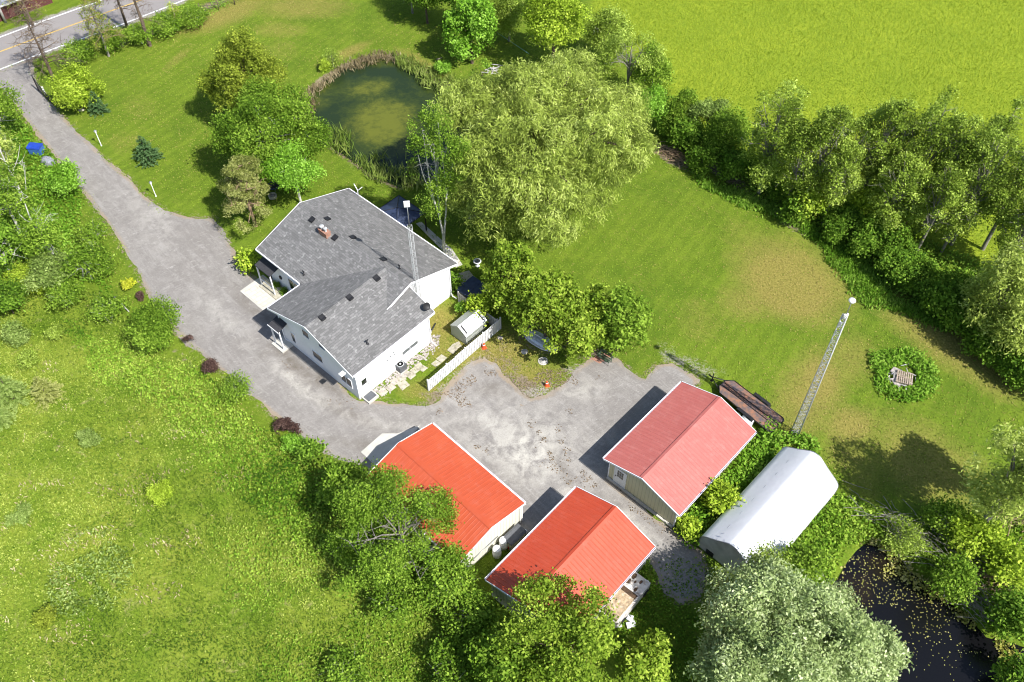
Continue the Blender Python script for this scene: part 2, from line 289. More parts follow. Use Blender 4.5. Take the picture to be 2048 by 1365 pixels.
class MB:
    def __init__(s): s.v = []; s.f = []; s.uv = []; s.sm = []
    def face(s, pts, uv=None, sm=False):
        i = len(s.v); s.v += [tuple(p) for p in pts]; s.f.append(tuple(range(i, i+len(pts)))); s.uv.append(uv or [(0, 0)]*len(pts)); s.sm.append(sm); return s
    def box(s, fr, u0, u1, v0, v1, z0, z1):
        q = lambda u, v, z: fr(u, v, z)
        s.face([q(u0, v0, z1), q(u1, v0, z1), q(u1, v1, z1), q(u0, v1, z1)], [(u0, v0), (u1, v0), (u1, v1), (u0, v1)])
        s.face([q(u0, v1, z0), q(u1, v1, z0), q(u1, v0, z0), q(u0, v0, z0)])
        s.face([q(u0, v0, z0), q(u1, v0, z0), q(u1, v0, z1), q(u0, v0, z1)], [(u0, z0), (u1, z0), (u1, z1), (u0, z1)])
        s.face([q(u1, v1, z0), q(u0, v1, z0), q(u0, v1, z1), q(u1, v1, z1)], [(u1, z0), (u0, z0), (u0, z1), (u1, z1)])
        s.face([q(u1, v0, z0), q(u1, v1, z0), q(u1, v1, z1), q(u1, v0, z1)], [(v0, z0), (v1, z0), (v1, z1), (v0, z1)])
        s.face([q(u0, v1, z0), q(u0, v0, z0), q(u0, v0, z1), q(u0, v1, z1)], [(v1, z0), (v0, z0), (v0, z1), (v1, z1)]); return s
    def extrude(s, fr, prof, u0, u1, sm=False, caps=True):     # profile (v,z) counter-clockwise seen from +u, run along u
        n = len(prof); acc = 0
        for i in range(n):
            (a, b), (c, d) = prof[i], prof[(i+1) % n]; L = math.hypot(c-a, d-b)
            vert = abs(c-a) < 1e-6
            t0, t1 = (b, d) if vert else (acc, acc+L)
            s.face([fr(u0, a, b), fr(u0, c, d), fr(u1, c, d), fr(u1, a, b)][::-1], [(u0, t0), (u0, t1), (u1, t1), (u1, t0)][::-1], sm); acc += L
        if caps:
            s.face([fr(u1, a, b) for a, b in prof], [(a, b) for a, b in prof]); s.face([fr(u0, a, b) for a, b in prof][::-1], [(a, b) for a, b in prof][::-1])
        return s
    def slab(s, pts, th, uv=None):
        p = [np.asarray(q, float) for q in pts]; d = np.array([0, 0, th]); n = len(p)
        s.face(p, uv); s.face([q-d for q in p][::-1])
        for i in range(n):
            a, b = p[i], p[(i+1) % n]; s.face([a, a-d, b-d, b])
        return s
    def tube(s, pts, rad, n=6, cap=True):
        pts = [np.asarray(p, float) for p in pts]; rad = rad if isinstance(rad, (list, tuple)) else [rad]*len(pts); rings = []
        for i, p in enumerate(pts):
            d = pts[min(i+1, len(pts)-1)]-pts[max(i-1, 0)]; d = d/(np.linalg.norm(d)+1e-9)
            a = np.cross(d, [0, 0, 1.] if abs(d[2]) < .9 else [1., 0, 0]); a /= np.linalg.norm(a)+1e-9; b = np.cross(d, a)
            i0 = len(s.v); s.v += [tuple(p+rad[i]*(a*math.cos(2*math.pi*k/n)+b*math.sin(2*math.pi*k/n))) for k in range(n)]; rings.append(i0)
        for r0, r1 in zip(rings, rings[1:]):
            for k in range(n):
                k2 = (k+1) % n; s.f.append((r0+k, r1+k, r1+k2, r0+k2)); s.uv.append([(0, 0)]*4); s.sm.append(True)
        if cap:
            s.f.append(tuple(rings[0]+k for k in range(n))); s.f.append(tuple(rings[-1]+k for k in reversed(range(n)))); s.uv += [[(0, 0)]*n]*2; s.sm += [False]*2
        return s
    def lathe(s, c, prof, n=16):
        rings = []
        for r, z in prof:
            i0 = len(s.v); s.v += [(c[0]+r*math.cos(2*math.pi*k/n), c[1]+r*math.sin(2*math.pi*k/n), c[2]+z) for k in range(n)]; rings.append(i0)
        for r0, r1 in zip(rings, rings[1:]):
            for k in range(n):
                k2 = (k+1) % n; s.f.append((r0+k, r0+k2, r1+k2, r1+k)); s.uv.append([(0, 0)]*4); s.sm.append(True)
        s.f.append(tuple(rings[-1]+k for k in range(n))); s.uv.append([(0, 0)]*n); s.sm.append(False)
        return s
    def mesh(s, name, org):
        me = bpy.data.meshes.new(name); o = np.asarray(org, float)
        me.from_pydata([(a-o[0], b-o[1], c-o[2]) for a, b, c in s.v], [], s.f)
        l = me.uv_layers.new(name='UVMap'); flat = [x for f in s.uv for p in f for x in p]; l.data.foreach_set('uv', flat)
        me.polygons.foreach_set('use_smooth', s.sm); me.update(); return me
    def build(s, name, mat, parent=None, origin=None):
        org = worldloc(parent) if parent else (origin if origin is not None else (0, 0, 0))
        return link(name, s.mesh(name, org), mat, parent, origin)
def leaf_mesh(name, cen, nor, l, wd, rnd, tan=None, org=(0, 0, 0)):
    n = len(cen); nor = nor/(np.linalg.norm(nor, axis=1)[:, None]+1e-9)
    t_ = rng.normal(size=(n, 3)) if tan is None else tan
    t_ = t_-nor*(t_*nor).sum(1)[:, None]; t_ /= np.linalg.norm(t_, axis=1)[:, None]+1e-9; b = np.cross(nor, t_)
    l = np.broadcast_to(l, n)[:, None]; wd = np.broadcast_to(wd, n)[:, None]; k = rng.uniform(-.12, .12, (n, 1))*l
    v = np.stack([cen-t_*l/2, cen+b*wd/2+t_*k, cen+t_*l/2, cen-b*wd/2+t_*k], 1).reshape(-1, 3)-np.asarray(org)
    me = bpy.data.meshes.new(name); me.vertices.add(4*n); me.vertices.foreach_set('co', v.astype(np.float32).ravel())
    me.loops.add(4*n); me.loops.foreach_set('vertex_index', np.arange(4*n, dtype=np.int32)); me.polygons.add(n)
    me.polygons.foreach_set('loop_start', np.arange(0, 4*n, 4, dtype=np.int32)); me.polygons.foreach_set('loop_total', np.full(n, 4, np.int32))
    a = me.attributes.new('rnd', 'FLOAT', 'POINT'); a.data.foreach_set('value', np.repeat(np.clip(rnd, 0, 1), 4).astype(np.float32)); me.update(); return me
def sheet(name, pxpoly, z, mat, step=.6, rough=.12, world=False, attrs=None, smoothpts=True):
    poly = np.array(pxpoly, float) if world else poly_w(pxpoly)
    b = []
    n = len(poly)
    for i in range(n):
        a, c = poly[i], poly[(i+1) % n]; L = np.linalg.norm(c-a); k = max(1, int(L/.22)) if rough > 0 else 1; nn = np.array([-(c-a)[1], (c-a)[0]])/(L+1e-9)
        for j in range(k):
            p = a+(c-a)*j/k
            b.append(p+nn*rough*(noise3(np.array([p[0], p[1], 0.]), 1.1)*1.2+noise3(np.array([p[0], p[1], 5.]), 4.5)*.8))
    b = np.array(b); x0, y0 = b.min(0); x1, y1 = b.max(0); X, Y = np.meshgrid(np.arange(x0, x1, step), np.arange(y0, y1, step)); g = np.stack([X.ravel(), Y.ravel()], 1)
    g = g+rng.uniform(-.1, .1, g.shape)*step; d = sdist(b, g) if len(g)*len(b) < 4e7 else sdist(poly, g); g = g[d > step*.35]
    vs_ = [Vector(p) for p in b]+[Vector(p) for p in g]; ed = [(i, (i+1) % len(b)) for i in range(len(b))]
    ov, oe, of = delaunay_2d_cdt(vs_, ed, [list(range(len(b)))], 1, 1e-4)[:3]
    me = bpy.data.meshes.new(name); V = np.array([(p[0], p[1]) for p in ov]); me.from_pydata([(p[0], p[1], z) for p in V], [], [tuple(f) for f in of])
    if (np.array([p.normal.z for p in me.polygons]) < 0).mean() > .5: me.flip_normals()
    dd = np.abs(sdist(poly, V)); e = me.attributes.new('edge', 'FLOAT', 'POINT'); e.data.foreach_set('value', np.clip(dd, 0, 5).astype(np.float32))
    pix = PX(np.c_[V, np.full(len(V), z)])
    for k_, bl in (attrs or {}).items():
        val = blobs(pix, bl); e = me.attributes.new(k_, 'FLOAT', 'POINT'); e.data.foreach_set('value', val.astype(np.float32))
    uvl = me.uv_layers.new(name='UVMap'); li = np.zeros(len(me.loops), np.int32); me.loops.foreach_get('vertex_index', li); uvl.data.foreach_set('uv', V[li].astype(np.float32).ravel())
    return link(name, me, mat)
def blobs(pix, bl):
    v = np.zeros(len(pix))
    for cx, cy, rx, ry, ang, s_ in bl:
        a = math.radians(ang); dx, dy = pix[:, 0]-cx, pix[:, 1]-cy; u = (dx*math.cos(a)+dy*math.sin(a))/rx; v_ = (-dx*math.sin(a)+dy*math.cos(a))/ry
        v = np.maximum(v, s_*np.exp(-(u*u+v_*v_)**1.5))
    return v
# ------------------------------------------------------------------ outlines measured on the photo
DRIVE = [(-60, 128), (0, 142), (40, 126), (62, 118), (66, 140), (76, 168), (92, 195), (112, 218), (160, 268), (210, 318), (262, 360), (292, 394), (330, 420), (370, 432), (428, 438), (450, 470), (468, 505), (472, 528), (500, 548), (560, 600), (600, 640), (700, 790), (722, 800), (745, 800), (800, 806), (850, 812), (880, 800), (893, 778), (915, 752), (945, 724), (970, 716), (992, 728), (1008, 752), (1030, 768), (1046, 788), (1062, 796), (1095, 790), (1130, 770), (1150, 742), (1182, 716), (1204, 708), (1236, 722), (1268, 745), (1286, 756), (1300, 742), (1316, 728), (1346, 726), (1372, 742), (1400, 760), (1380, 800), (1250, 900), (1216, 960), (1347, 1062), (1372, 1080), (1402, 1102), (1412, 1150), (1405, 1195), (1360, 1210), (1325, 1180), (1305, 1130), (1230, 1040), (1150, 1000), (1080, 1060), (1040, 1085), (1005, 1085), (985, 1085), (900, 1080), (800, 1000), (745, 950), (700, 925), (650, 905), (600, 872), (560, 842), (500, 792), (440, 742), (392, 700), (352, 664), (320, 628), (292, 580), (262, 525), (236, 480), (212, 446), (180, 402), (140, 352), (92, 292), (45, 232), (5, 178), (-60, 168)]
ROAD = [(-400, 222), (-200, 190), (-60, 163), (0, 144), (60, 120), (103, 103), (161, 82), (250, 50), (330, 19), (372, 2), (450, -30), (700, -120), (660, -160), (400, -75), (280, -36), (196, 2), (161, 13), (61, 48), (0, 70), (-60, 92), (-400, 160)]
POND1 = [(612, 205), (622, 182), (645, 160), (690, 133), (740, 114), (792, 114), (832, 134), (872, 160), (915, 180), (960, 200), (975, 240), (940, 300), (880, 345), (800, 372), (745, 348), (700, 314), (655, 285), (622, 248)]
POND2 = [(1662, 1172), (1690, 1132), (1715, 1100), (1740, 1080), (1790, 1100), (1830, 1140), (1868, 1165), (1900, 1200), (1950, 1240), (1975, 1270), (2048, 1285), (2160, 1330), (2200, 1480), (1700, 1480), (1700, 1330), (1690, 1250)]
MEADOW = [(-500, 380), (-60, 520), (60, 530), (150, 560), (185, 592), (232, 604), (262, 640), (282, 690), (330, 712), (380, 716), (425, 752), (462, 800), (500, 845), (545, 885), (600, 920), (650, 945), (665, 1010), (720, 1100), (800, 1165), (905, 1240), (940, 1300), (980, 1500), (-600, 1500)]
FIELD = [(1165, -400), (1178, -20), (1190, 50), (1240, 100), (1310, 150), (1350, 200), (1420, 270), (1500, 330), (1600, 370), (1700, 410), (1800, 450), (1900, 500), (2048, 560), (2300, 640), (2900, 640), (2900, -400)]
wDRIVE, wROAD, wP1, wP2, wMEAD, wFIELD = map(poly_w, (DRIVE, ROAD, POND1, POND2, MEADOW, FIELD))
# ------------------------------------------------------------------ ground
gx = np.r_[-3000, -1200, -500, -220, np.arange(-100, 100.1, .55), 220, 500, 1200, 3000]; gy = np.r_[-3000, -1000, -300, -60, np.arange(5, 160, .55), 260, 500, 1200, 3000]
X, Y = np.meshgrid(gx, gy); G2 = np.stack([X.ravel(), Y.ravel()], 1); Z = np.zeros(len(G2))
for wp in (wP1, wP2): Z -= np.clip(sdist(wp, G2)+.45, 0, 1.2)/1.2*.9
far = (np.abs(G2[:, 0]) > 110) | (G2[:, 1] < 0) | (G2[:, 1] > 170)
pix = PX(np.c_[np.where(far[:, None], [[0, 40]], G2), Z])
pix[far] = -9999
dry = blobs(pix, [(1590, 560, 135, 80, 25, 1.0), (1500, 600, 70, 45, 0, .7), (1620, 790, 70, 110, 30, .85), (1700, 720, 60, 60, 0, .6), (1900, 690, 190, 45, 33, .9), (1990, 740, 100, 50, 30, .85), (1850, 930, 170, 80, 30, .75), (1700, 900, 60, 50, 0, .6), (1740, 950, 60, 60, 0, .5), (450, 30, 110, 24, -20, .9), (600, 15, 110, 26, 0, .7), (560, 60, 60, 18, 0, .5), (985, 150, 40, 20, 0, .3), (355, 118, 40, 9, -40, .6), (1400, 640, 60, 60, 0, .35), (560, 100, 50, 30, 0, .3), (880, 650, 45, 50, 0, .95), (890, 700, 40, 40, 0, .8), (1000, 710, 90, 60, 0, .95), (1050, 750, 90, 40, 0, .8), (940, 700, 50, 50, -40, .9), (860, 780, 70, 24, 0, .7), (280, 215, 60, 40, 20, .25), (940, 720, 60, 30, -40, .7), (1480, 470, 60, 50, 0, .3), (250, 285, 50, 30, 0, .3), (690, 108, 60, 10, -25, .9), (1580, 570, 110, 70, 20, 1.3), (1640, 760, 50, 60, 0, 1.1), (1700, 850, 60, 40, 0, 1.), (1930, 690, 150, 30, 33, 1.2), (850, 130, 70, 12, 30, .8)])
dirt = blobs(pix, [(330, 52, 60, 9, -27, .65), (410, 16, 70, 9, -22, .8), (240, 92, 50, 8, -27, .5), (100, 200, 30, 8, 50, .4), (1010, 735, 70, 40, 20, .5), (880, 790, 50, 20, 0, .6), (950, 775, 95, 30, -8, .6), (1040, 775, 80, 26, 20, .8), (960, 715, 60, 20, -38, .45), (885, 790, 60, 16, 0, .55), (1205, 712, 45, 18, 20, .7), (1150, 715, 40, 20, 0, .4), (1340, 312, 55, 16, 33, .9), (1450, 350, 70, 14, 33, .7), (1580, 445, 60, 14, 33, .7), (1500, 390, 70, 12, 33, .6), (1010, 690, 30, 12, 30, .5), (880, 600, 20, 30, 0, .4), (1330, 1010, 60, 14, 40, .5), (1300, 985, 60, 14, 40, .55), (905, 1100, 60, 60, -40, .35), (1060, 690, 60, 14, 32, .5), (1090, 700, 30, 20, 0, .5), (750, 350, 70, 10, 25, .7), (930, 500, 50, 20, 0, .3), (500, 420, 60, 20, 0, .35), (370, 720, 60, 10, 40, .5), (1090, 660, 90, 40, 35, .6), (480, 230, 60, 50, 0, .3)])
grav = blobs(pix, [(935, 745, 60, 24, -35, .62), (985, 770, 50, 18, -10, .6), (1340, 700, 40, 12, 30, .5), (1400, 735, 60, 18, 25, .62), (1350, 720, 50, 20, 25, .6), (1440, 745, 30, 10, 0, .45), (940, 770, 90, 26, -15, .75), (1080, 785, 60, 18, 0, .7), (1160, 745, 50, 20, 0, .6), (1215, 725, 30, 14, 0, .6), (1100, 770, 40, 14, 0, .5), (905, 780, 40, 14, 0, .45), (1385, 1130, 50, 60, 0, .6), (980, 745, 30, 20, 0, .5)])
sdD = sdist(wDRIVE, G2); dirt = np.maximum(dirt, np.where(far, 0, np.clip(1-np.abs(sdD)/.8, 0, 1)*.62)); sdR = sdist(wROAD, G2); grav = np.maximum(grav, np.where(far, 0, np.clip(1-np.abs(sdR)/.9, 0, 1)*.8))
dirt = np.maximum(dirt, np.clip(1-np.abs(sdist(wP1, G2)+.1)/.9, 0, 1)*.9)
mead = np.clip(sdist(wMEAD, G2)/.6+.5, 0, 1); fld = np.clip(sdist(wFIELD, G2)/.6+.5, 0, 1); fld[G2[:, 1] > 160] = 1
nx, ny = len(gx), len(gy); idx = np.arange(nx*ny).reshape(ny, nx); F = np.stack([idx[:-1, :-1], idx[:-1, 1:], idx[1:, 1:], idx[1:, :-1]], -1).reshape(-1, 4)
me = bpy.data.meshes.new('ground'); me.vertices.add(len(G2)); me.vertices.foreach_set('co', np.c_[G2, Z].astype(np.float32).ravel())
me.loops.add(F.size); me.loops.foreach_set('vertex_index', F.astype(np.int32).ravel()); me.polygons.add(len(F)); me.polygons.foreach_set('loop_start', np.arange(0, F.size, 4, dtype=np.int32)); me.polygons.foreach_set('loop_total', np.full(len(F), 4, np.int32)); me.polygons.foreach_set('use_smooth', np.ones(len(F), bool))
for k, v in (('dry', dry), ('dirt', dirt), ('grav', grav), ('meadow', mead), ('field', fld)):
    e = me.attributes.new(k, 'FLOAT', 'POINT'); e.data.foreach_set('value', v.astype(np.float32))
me.update(); tag(link('ground', me, 'ground'), kind='structure')
tag(sheet('driveway', DRIVE, .008, 'gravel', .5, .2, attrs={
    'pale': [(1050, 880, 200, 90, 15, .35), (1060, 905, 70, 60, 30, 1.), (985, 850, 70, 26, 15, .6), (1000, 900, 60, 30, 40, .7), (1110, 870, 60, 16, 50, .5), (940, 960, 90, 20, 40, .4), (1170, 1010, 90, 16, 40, .7), (1270, 1050, 70, 12, 42, .7), (600, 770, 70, 16, 38, .6), (640, 800, 80, 12, 30, .5), (450, 640, 90, 20, 45, .3), (1160, 780, 60, 24, 0, .4), (300, 430, 40, 90, -30, .2), (780, 850, 90, 14, 10, .3)],
    'stain': [(590, 730, 60, 12, 40, 1.), (655, 770, 50, 12, 35, .9), (520, 625, 60, 12, 35, .8), (480, 590, 40, 12, 40, .4), (700, 830, 70, 12, 25, .5), (720, 890, 60, 12, 10, .6), (1290, 990, 70, 10, 42, .9), (1000, 780, 60, 14, 0, .5), (1200, 730, 40, 12, 20, .4), (540, 700, 30, 10, -40, .5), (1120, 930, 10, 70, -30, .5), (400, 560, 60, 40, 30, .15)]}), kind='structure')
tag(sheet('road', ROAD, .014, 'asphalt', 1., .05), kind='structure')
def strip(name, pts, wid, z, mat):
    w_ = np.array([P(a, b)[:2] for a, b in pts]); L, R = [], []
    for i in range(len(w_)):
        d = w_[min(i+1, len(w_)-1)]-w_[max(0, i-1)]; d /= np.linalg.norm(d); n_ = np.array([-d[1], d[0]]); L.append(w_[i]+n_*wid/2); R.append(w_[i]-n_*wid/2)
    mb = MB()
    for i in range(len(w_)-1): mb.face([(*R[i], z), (*R[i+1], z), (*L[i+1], z), (*L[i], z)])
    return tag(mb.build(name, mat), kind='structure')
strip('edge_line', [(-200, 183), (-60, 158), (0, 139.5), (60, 116), (103, 100), (161, 79), (250, 47), (330, 16), (370, 0), (450, -32), (600, -90)], .2, .020, 'line_white')
strip('edge_line', [(-300, 148), (-60, 95), (0, 75), (61, 52), (161, 16), (194, 5), (280, -32), (400, -75)], .2, .020, 'line_white')
strip('centre_line', [(-300, 184), (-60, 123), (0, 104), (76, 76), (152, 48), (234, 18), (268, 6), (340, -22), (500, -80)], .22, .020, 'line_yellow')
tag(sheet('pond_water', POND1, -.24, 'pond_green', .8, .1, attrs={'algae': [(765, 245, 90, 62, -10, .85), (700, 180, 60, 30, -20, .45), (740, 178, 60, 22, -12, .75), (640, 190, 40, 40, 0, .55), (860, 190, 60, 30, 30, .4), (790, 290, 90, 30, 0, .6), (760, 125, 60, 12, 0, .6)]}), kind='structure')
tag(sheet('marsh_pond_water', POND2, -.3, 'pond_dark', .8, .15, attrs={'algae': [(1700, 1190, 60, 60, 0, .6), (1760, 1130, 60, 40, 0, .6)]}), kind='structure')
# ------------------------------------------------------------------ low growth nobody could count
def scatter(poly, dens, avoid=(), gap=None):
    (x0, y0), (x1, y1) = poly.min(0), poly.max(0); x0, x1 = max(x0, -75), min(x1, 80); y0, y1 = max(y0, 15), min(y1, 125)
    n = int((x1-x0)*(y1-y0)*dens); p = np.c_[rng.uniform(x0, x1, n), rng.uniform(y0, y1, n)]; jit = .55*np.stack([noise3(np.c_[p, np.zeros(n)], 1.3), noise3(np.c_[p, np.full(n, 9.)], 1.3)], 1)+rng.normal(size=(n, 2))*.22; p = p[inside(poly, p+jit)]
    q = PX(np.c_[p, np.zeros(len(p))]); p = p[(q[:, 0] > -60) & (q[:, 0] < 2110) & (q[:, 1] > -60) & (q[:, 1] < 1440)]
    for a in avoid: p = p[~inside(a, p)]
    if gap: p = p[noise3(np.c_[p, np.zeros(len(p))], gap[0]) > gap[1]]
    return p
def growth(name, label, cat, pts, l, wd, h, mat, upright=0., z0=0., patch=.35, shade=.0, lean=None):
    n = len(pts); zz = z0+rng.uniform(.15, 1, n)*h*(.75+.5*noise3(np.c_[pts, np.zeros(n)], .5)); nor = rng.normal(size=(n, 3)); nor[:, 2] = nor[:, 2]*.6+1.2; tan = None
    if upright:
        nor = rng.normal(size=(n, 3)); nor[:, 2] = .35; tan = rng.normal(size=(n, 3))*.35+np.array([0, 0, 1.]); zz = z0+l*.5*rng.uniform(.6, 1.1, n)*np.ones(n)
        if lean is not None: tan = tan+np.array(lean)
    r = .5+.36*noise3(np.c_[pts, np.zeros(n)], patch)+.26*noise3(np.c_[pts, np.zeros(n)], 2.1)+rng.normal(size=n)*.24
    s_ = rng.uniform(.7, 1.3, n); me = leaf_mesh(name, np.c_[pts, np.maximum(zz, z0+.03)], nor, l*s_, wd*s_, r, tan)
    return tag(link(name, me, mat), label, cat, kind='stuff')
p = scatter(wMEAD, 85, (wDRIVE,), (.35, -.75)); growth('meadow_grass', 'tall unmown yellowish green meadow grass covering the left field', 'grass', p, .20, .055, .3, 'weed_meadow', 1)
p = scatter(wMEAD, 38, (wDRIVE,), (.9, -.35)); growth('meadow_herbs', 'low leafy herbs mixed through the unmown meadow', 'weeds', p, .15, .10, .32, 'weed_meadow')
LEAFY = poly_w([(120, 640), (330, 720), (425, 755), (545, 885), (650, 950), (680, 1030), (640, 1120), (560, 1060), (480, 1000), (420, 940), (330, 830), (200, 760)])
p = scatter(LEAFY, 75, (wDRIVE,)); growth('leafy_weeds', 'dense bright green leafy weeds between meadow and driveway lawn', 'weeds', p, .20, .14, .45, 'weed_leafy')
LEAFY2 = poly_w([(640, 960), (700, 1100), (800, 1160), (900, 1240), (960, 1300), (1000, 1440), (560, 1440), (480, 1250), (420, 1050), (560, 1060)])
p = scatter(LEAFY2, 40, (), (.5, -.3)); growth('tangled_weeds', 'tangled light green weeds sloping below the left red barn', 'weeds', p, .20, .10, .4, 'weed_leafy')
p = scatter(poly_w([(-60, 960), (300, 960), (430, 1100), (330, 1250), (-60, 1440)]), 16, (), (1.3, .25)); growth('straw_tufts', 'pale straw tufts scattered through the lower left meadow', 'dry grass', p, .35, .08, .25, 'straw', 1)
p = scatter(poly_w([(-60, 700), (300, 720), (480, 900), (560, 1100), (300, 1180), (-60, 1100)]), 14, (), (1.5, .4)); growth('straw_tufts', 'pale straw tufts scattered through the upper left meadow', 'dry grass', p, .3, .07, .22, 'straw', 1)
THICK = poly_w([(150, 1080), (210, 1065), (255, 1085), (268, 1150), (235, 1210), (170, 1238), (90, 1230), (95, 1180), (130, 1140)])
p = scatter(THICK, 70, (), (1.6, -.25)); growth('leafy_thicket', 'round patch of grey green leafy thicket in the lower left meadow', 'thicket', p, .19, .12, .9, 'leaf_grey')
p = scatter(wFIELD, 48, (), (.12, -1.4)); growth('crop_grass', 'bright lime green grass crop filling the field beyond the hedgerow', 'crop', p, .22, .045, .25, 'grass_field', 1, lean=(-.35, -.2, 0))
STRIPW = poly_w([(1380, 340), (1500, 400), (1580, 436), (1660, 478), (1720, 500), (1762, 560), (1800, 600), (1870, 640), (1700, 602), (1640, 490), (1590, 450), (1500, 405), (1400, 368)])
STRIPW = poly_w([(1370, 345), (1470, 375), (1570, 425), (1660, 470), (1725, 505), (1762, 565), (1800, 596), (1860, 628), (1900, 668), (1830, 640), (1760, 612), (1715, 606), (1655, 520), (1625, 482), (1560, 440), (1480, 410), (1400, 372)])
p = scatter(STRIPW, 150); growth('tall_grass_strip', 'lush bright green tall grass fringe where lawn meets hedgerow', 'tall grass', p, .42, .11, .6, 'weed_lush', 1)
PATCH = poly_w([(1742, 735), (1760, 712), (1800, 700), (1840, 708), (1868, 732), (1878, 768), (1862, 798), (1820, 808), (1775, 796), (1748, 770)])
p = scatter(PATCH, 190); pp = PX(np.c_[p, np.zeros(len(p))]); p = p[((pp[:, 0]-1803)/30)**2+((pp[:, 1]-757)/24)**2 > 1]; growth('weed_ring', 'oval patch of lush green weeds around the wood pile', 'weeds', p, .28, .13, .75, 'weed_lush')
BETW = poly_w([(1530, 838), (1560, 870), (1625, 880), (1640, 915), (1600, 905), (1565, 893), (1480, 975), (1400, 1062), (1395, 1100), (1368, 1080), (1350, 1045), (1380, 1010), (1440, 950), (1500, 880)])
p = scatter(BETW, 170); growth('weed_bank', 'thick green weeds growing between pink roofed barn and white tunnel shelter', 'weeds', p, .26, .16, .9, 'weed_lush')
BANK2 = poly_w([(1676, 985), (1720, 1010), (1790, 1045), (1900, 1060), (2080, 1040), (2080, 1300), (1990, 1280), (1900, 1200), (1830, 1130), (1740, 1078), (1700, 1100), (1665, 1160), (1600, 1160), (1560, 1130)])
p = np.concatenate([scatter(BANK2, 75, (wP2,), (.6, -.8)), scatter(poly_w([(1672, 985), (1700, 1020), (1740, 1070), (1690, 1120), (1668, 1180), (1600, 1200), (1570, 1130), (1600, 1090)]), 75, (wP2,))]); growth('pond_bank_weeds', 'yellow green bank weeds beside the dark lower pond', 'weeds', p, .24, .13, .6, 'weed_leafy')
MID = poly_w([(985, 1098), (1020, 1100), (1080, 1066), (960, 1170), (925, 1155)]); p = scatter(poly_w([(960, 1060), (1010, 1060), (1040, 1080), (965, 1165), (920, 1160)]), 60); growth('shade_grass', 'dark grass in the narrow gap between the two red barns', 'grass', p, .2, .05, .2, 'weed_meadow', 1)
p = scatter(poly_w([(1180, 1180), (1310, 1110), (1330, 1190), (1400, 1230), (1420, 1440), (1240, 1440), (1200, 1280)]), 70, (wDRIVE,), (.6, -.6)); growth('shade_weeds', 'shaded low weeds beside the abandoned truck', 'weeds', p, .2, .11, .35, 'weed_leafy')
UNDER = poly_w([(1185, 60), (1300, 180), (1340, 290), (1420, 345), (1560, 425), (1660, 470), (1740, 510), (1800, 590), (1900, 660), (2080, 760), (2200, 700), (2048, 560), (1900, 500), (1700, 410), (1500, 330), (1420, 270), (1350, 200), (1310, 150), (1240, 100)])
p = scatter(UNDER, 26, (), (.7, -.5)); growth('hedgerow_undergrowth', 'dark green undergrowth beneath the hedgerow trees', 'undergrowth', p, .3, .2, .6, 'leaf_deep')
VERGE = poly_w([(66, 125), (170, 86), (330, 24), (460, -25), (470, 0), (400, 42), (330, 72), (300, 80), (240, 98), (130, 132), (110, 130), (80, 160)])
p = scatter(VERGE, 34, (wROAD, wDRIVE), (.8, -.05)); growth('roadside_weeds', 'ragged green weeds along the road verge', 'weeds', p, .22, .12, .35, 'weed_lush')
UL = poly_w([(-60, 180), (0, 185), (40, 240), (90, 300), (135, 360), (168, 400), (150, 470), (190, 520), (225, 590), (150, 560), (60, 530), (-60, 520)])
p = scatter(UL, 60, (wDRIVE,), (.5, -.8)); growth('thicket_floor', 'low green undergrowth below the trees left of the driveway', 'undergrowth', p, .24, .15, .6, 'weed_lush')
def pondfringe(name, label, pl, dens, l, mat, z0=-.2, lean=None):
    p = scatter(poly_w(pl), dens, (), (1.3, -.6)); growth(name, label, 'reeds', p, l, .09, l, mat, 1, z0, lean=lean)
pondfringe('reeds', 'green reeds standing in water at the near left pond corner', [(620, 240), (650, 262), (690, 268), (712, 290), (705, 320), (680, 312), (640, 285), (618, 262)], 28, 1.5, 'reed')
pondfringe('reeds', 'green reeds standing in water at the near pond end by the willow', [(705, 318), (760, 312), (830, 325), (850, 372), (790, 385), (735, 352)], 40, 1.3, 'reed')
pondfringe('reeds', 'brownish reeds along the far right pond rim', [(788, 110), (840, 122), (900, 155), (950, 190), (985, 230), (950, 235), (920, 205), (880, 188), (835, 155), (790, 128)], 48, .9, 'reed')
pondfringe('dead_reeds', 'dry tan reeds edging the far left pond rim', [(598, 200), (615, 176), (655, 146), (700, 118), (760, 102), (800, 106), (800, 120), (745, 124), (690, 142), (650, 168), (630, 200), (625, 240), (606, 235)], 60, .6, 'reed_brown')
p = scatter(wP2, 22, (), (.9, -.5)); q = PX(np.c_[p, np.zeros(len(p))]); p = p[(q[:, 1] < 1310+rng.uniform(-40, 60, len(p))) & (rng.uniform(size=len(p)) < np.clip((1420-q[:, 1])/220, .05, 1))]
n = len(p); me = leaf_mesh('duckweed', np.c_[p, np.full(n, -.285)], np.tile([0, 0, 1.], (n, 1))+rng.normal(size=(n, 3))*.05, rng.uniform(.03, .13, n), rng.uniform(.03, .10, n), rng.uniform(.3, 1, n)); tag(link('duckweed', me, 'duckweed'), 'pale flecks of duckweed floating on the dark pond', 'duckweed', kind='stuff')
mats = [poly_w(x) for x in ([(1670, 1120), (1690, 1085), (1730, 1068), (1780, 1085), (1770, 1110), (1735, 1090), (1700, 1112), (1685, 1150)], [(1755, 1100), (1790, 1090), (1850, 1150), (1900, 1195), (1880, 1205), (1830, 1180), (1800, 1150), (1770, 1140)], [(1905, 1215), (1930, 1205), (1955, 1245), (1935, 1260)], [(1985, 1265), (2010, 1270), (2055, 1320), (2040, 1335), (2000, 1305)])]
p = np.concatenate([scatter(m_, 120, (), (1.5, -.5)) for m_ in mats]); growth('algae_mats', 'yellow green weed mats floating along the dark pond rim', 'pond weed', p, .2, .15, .2, 'duckweed', z0=-.3)
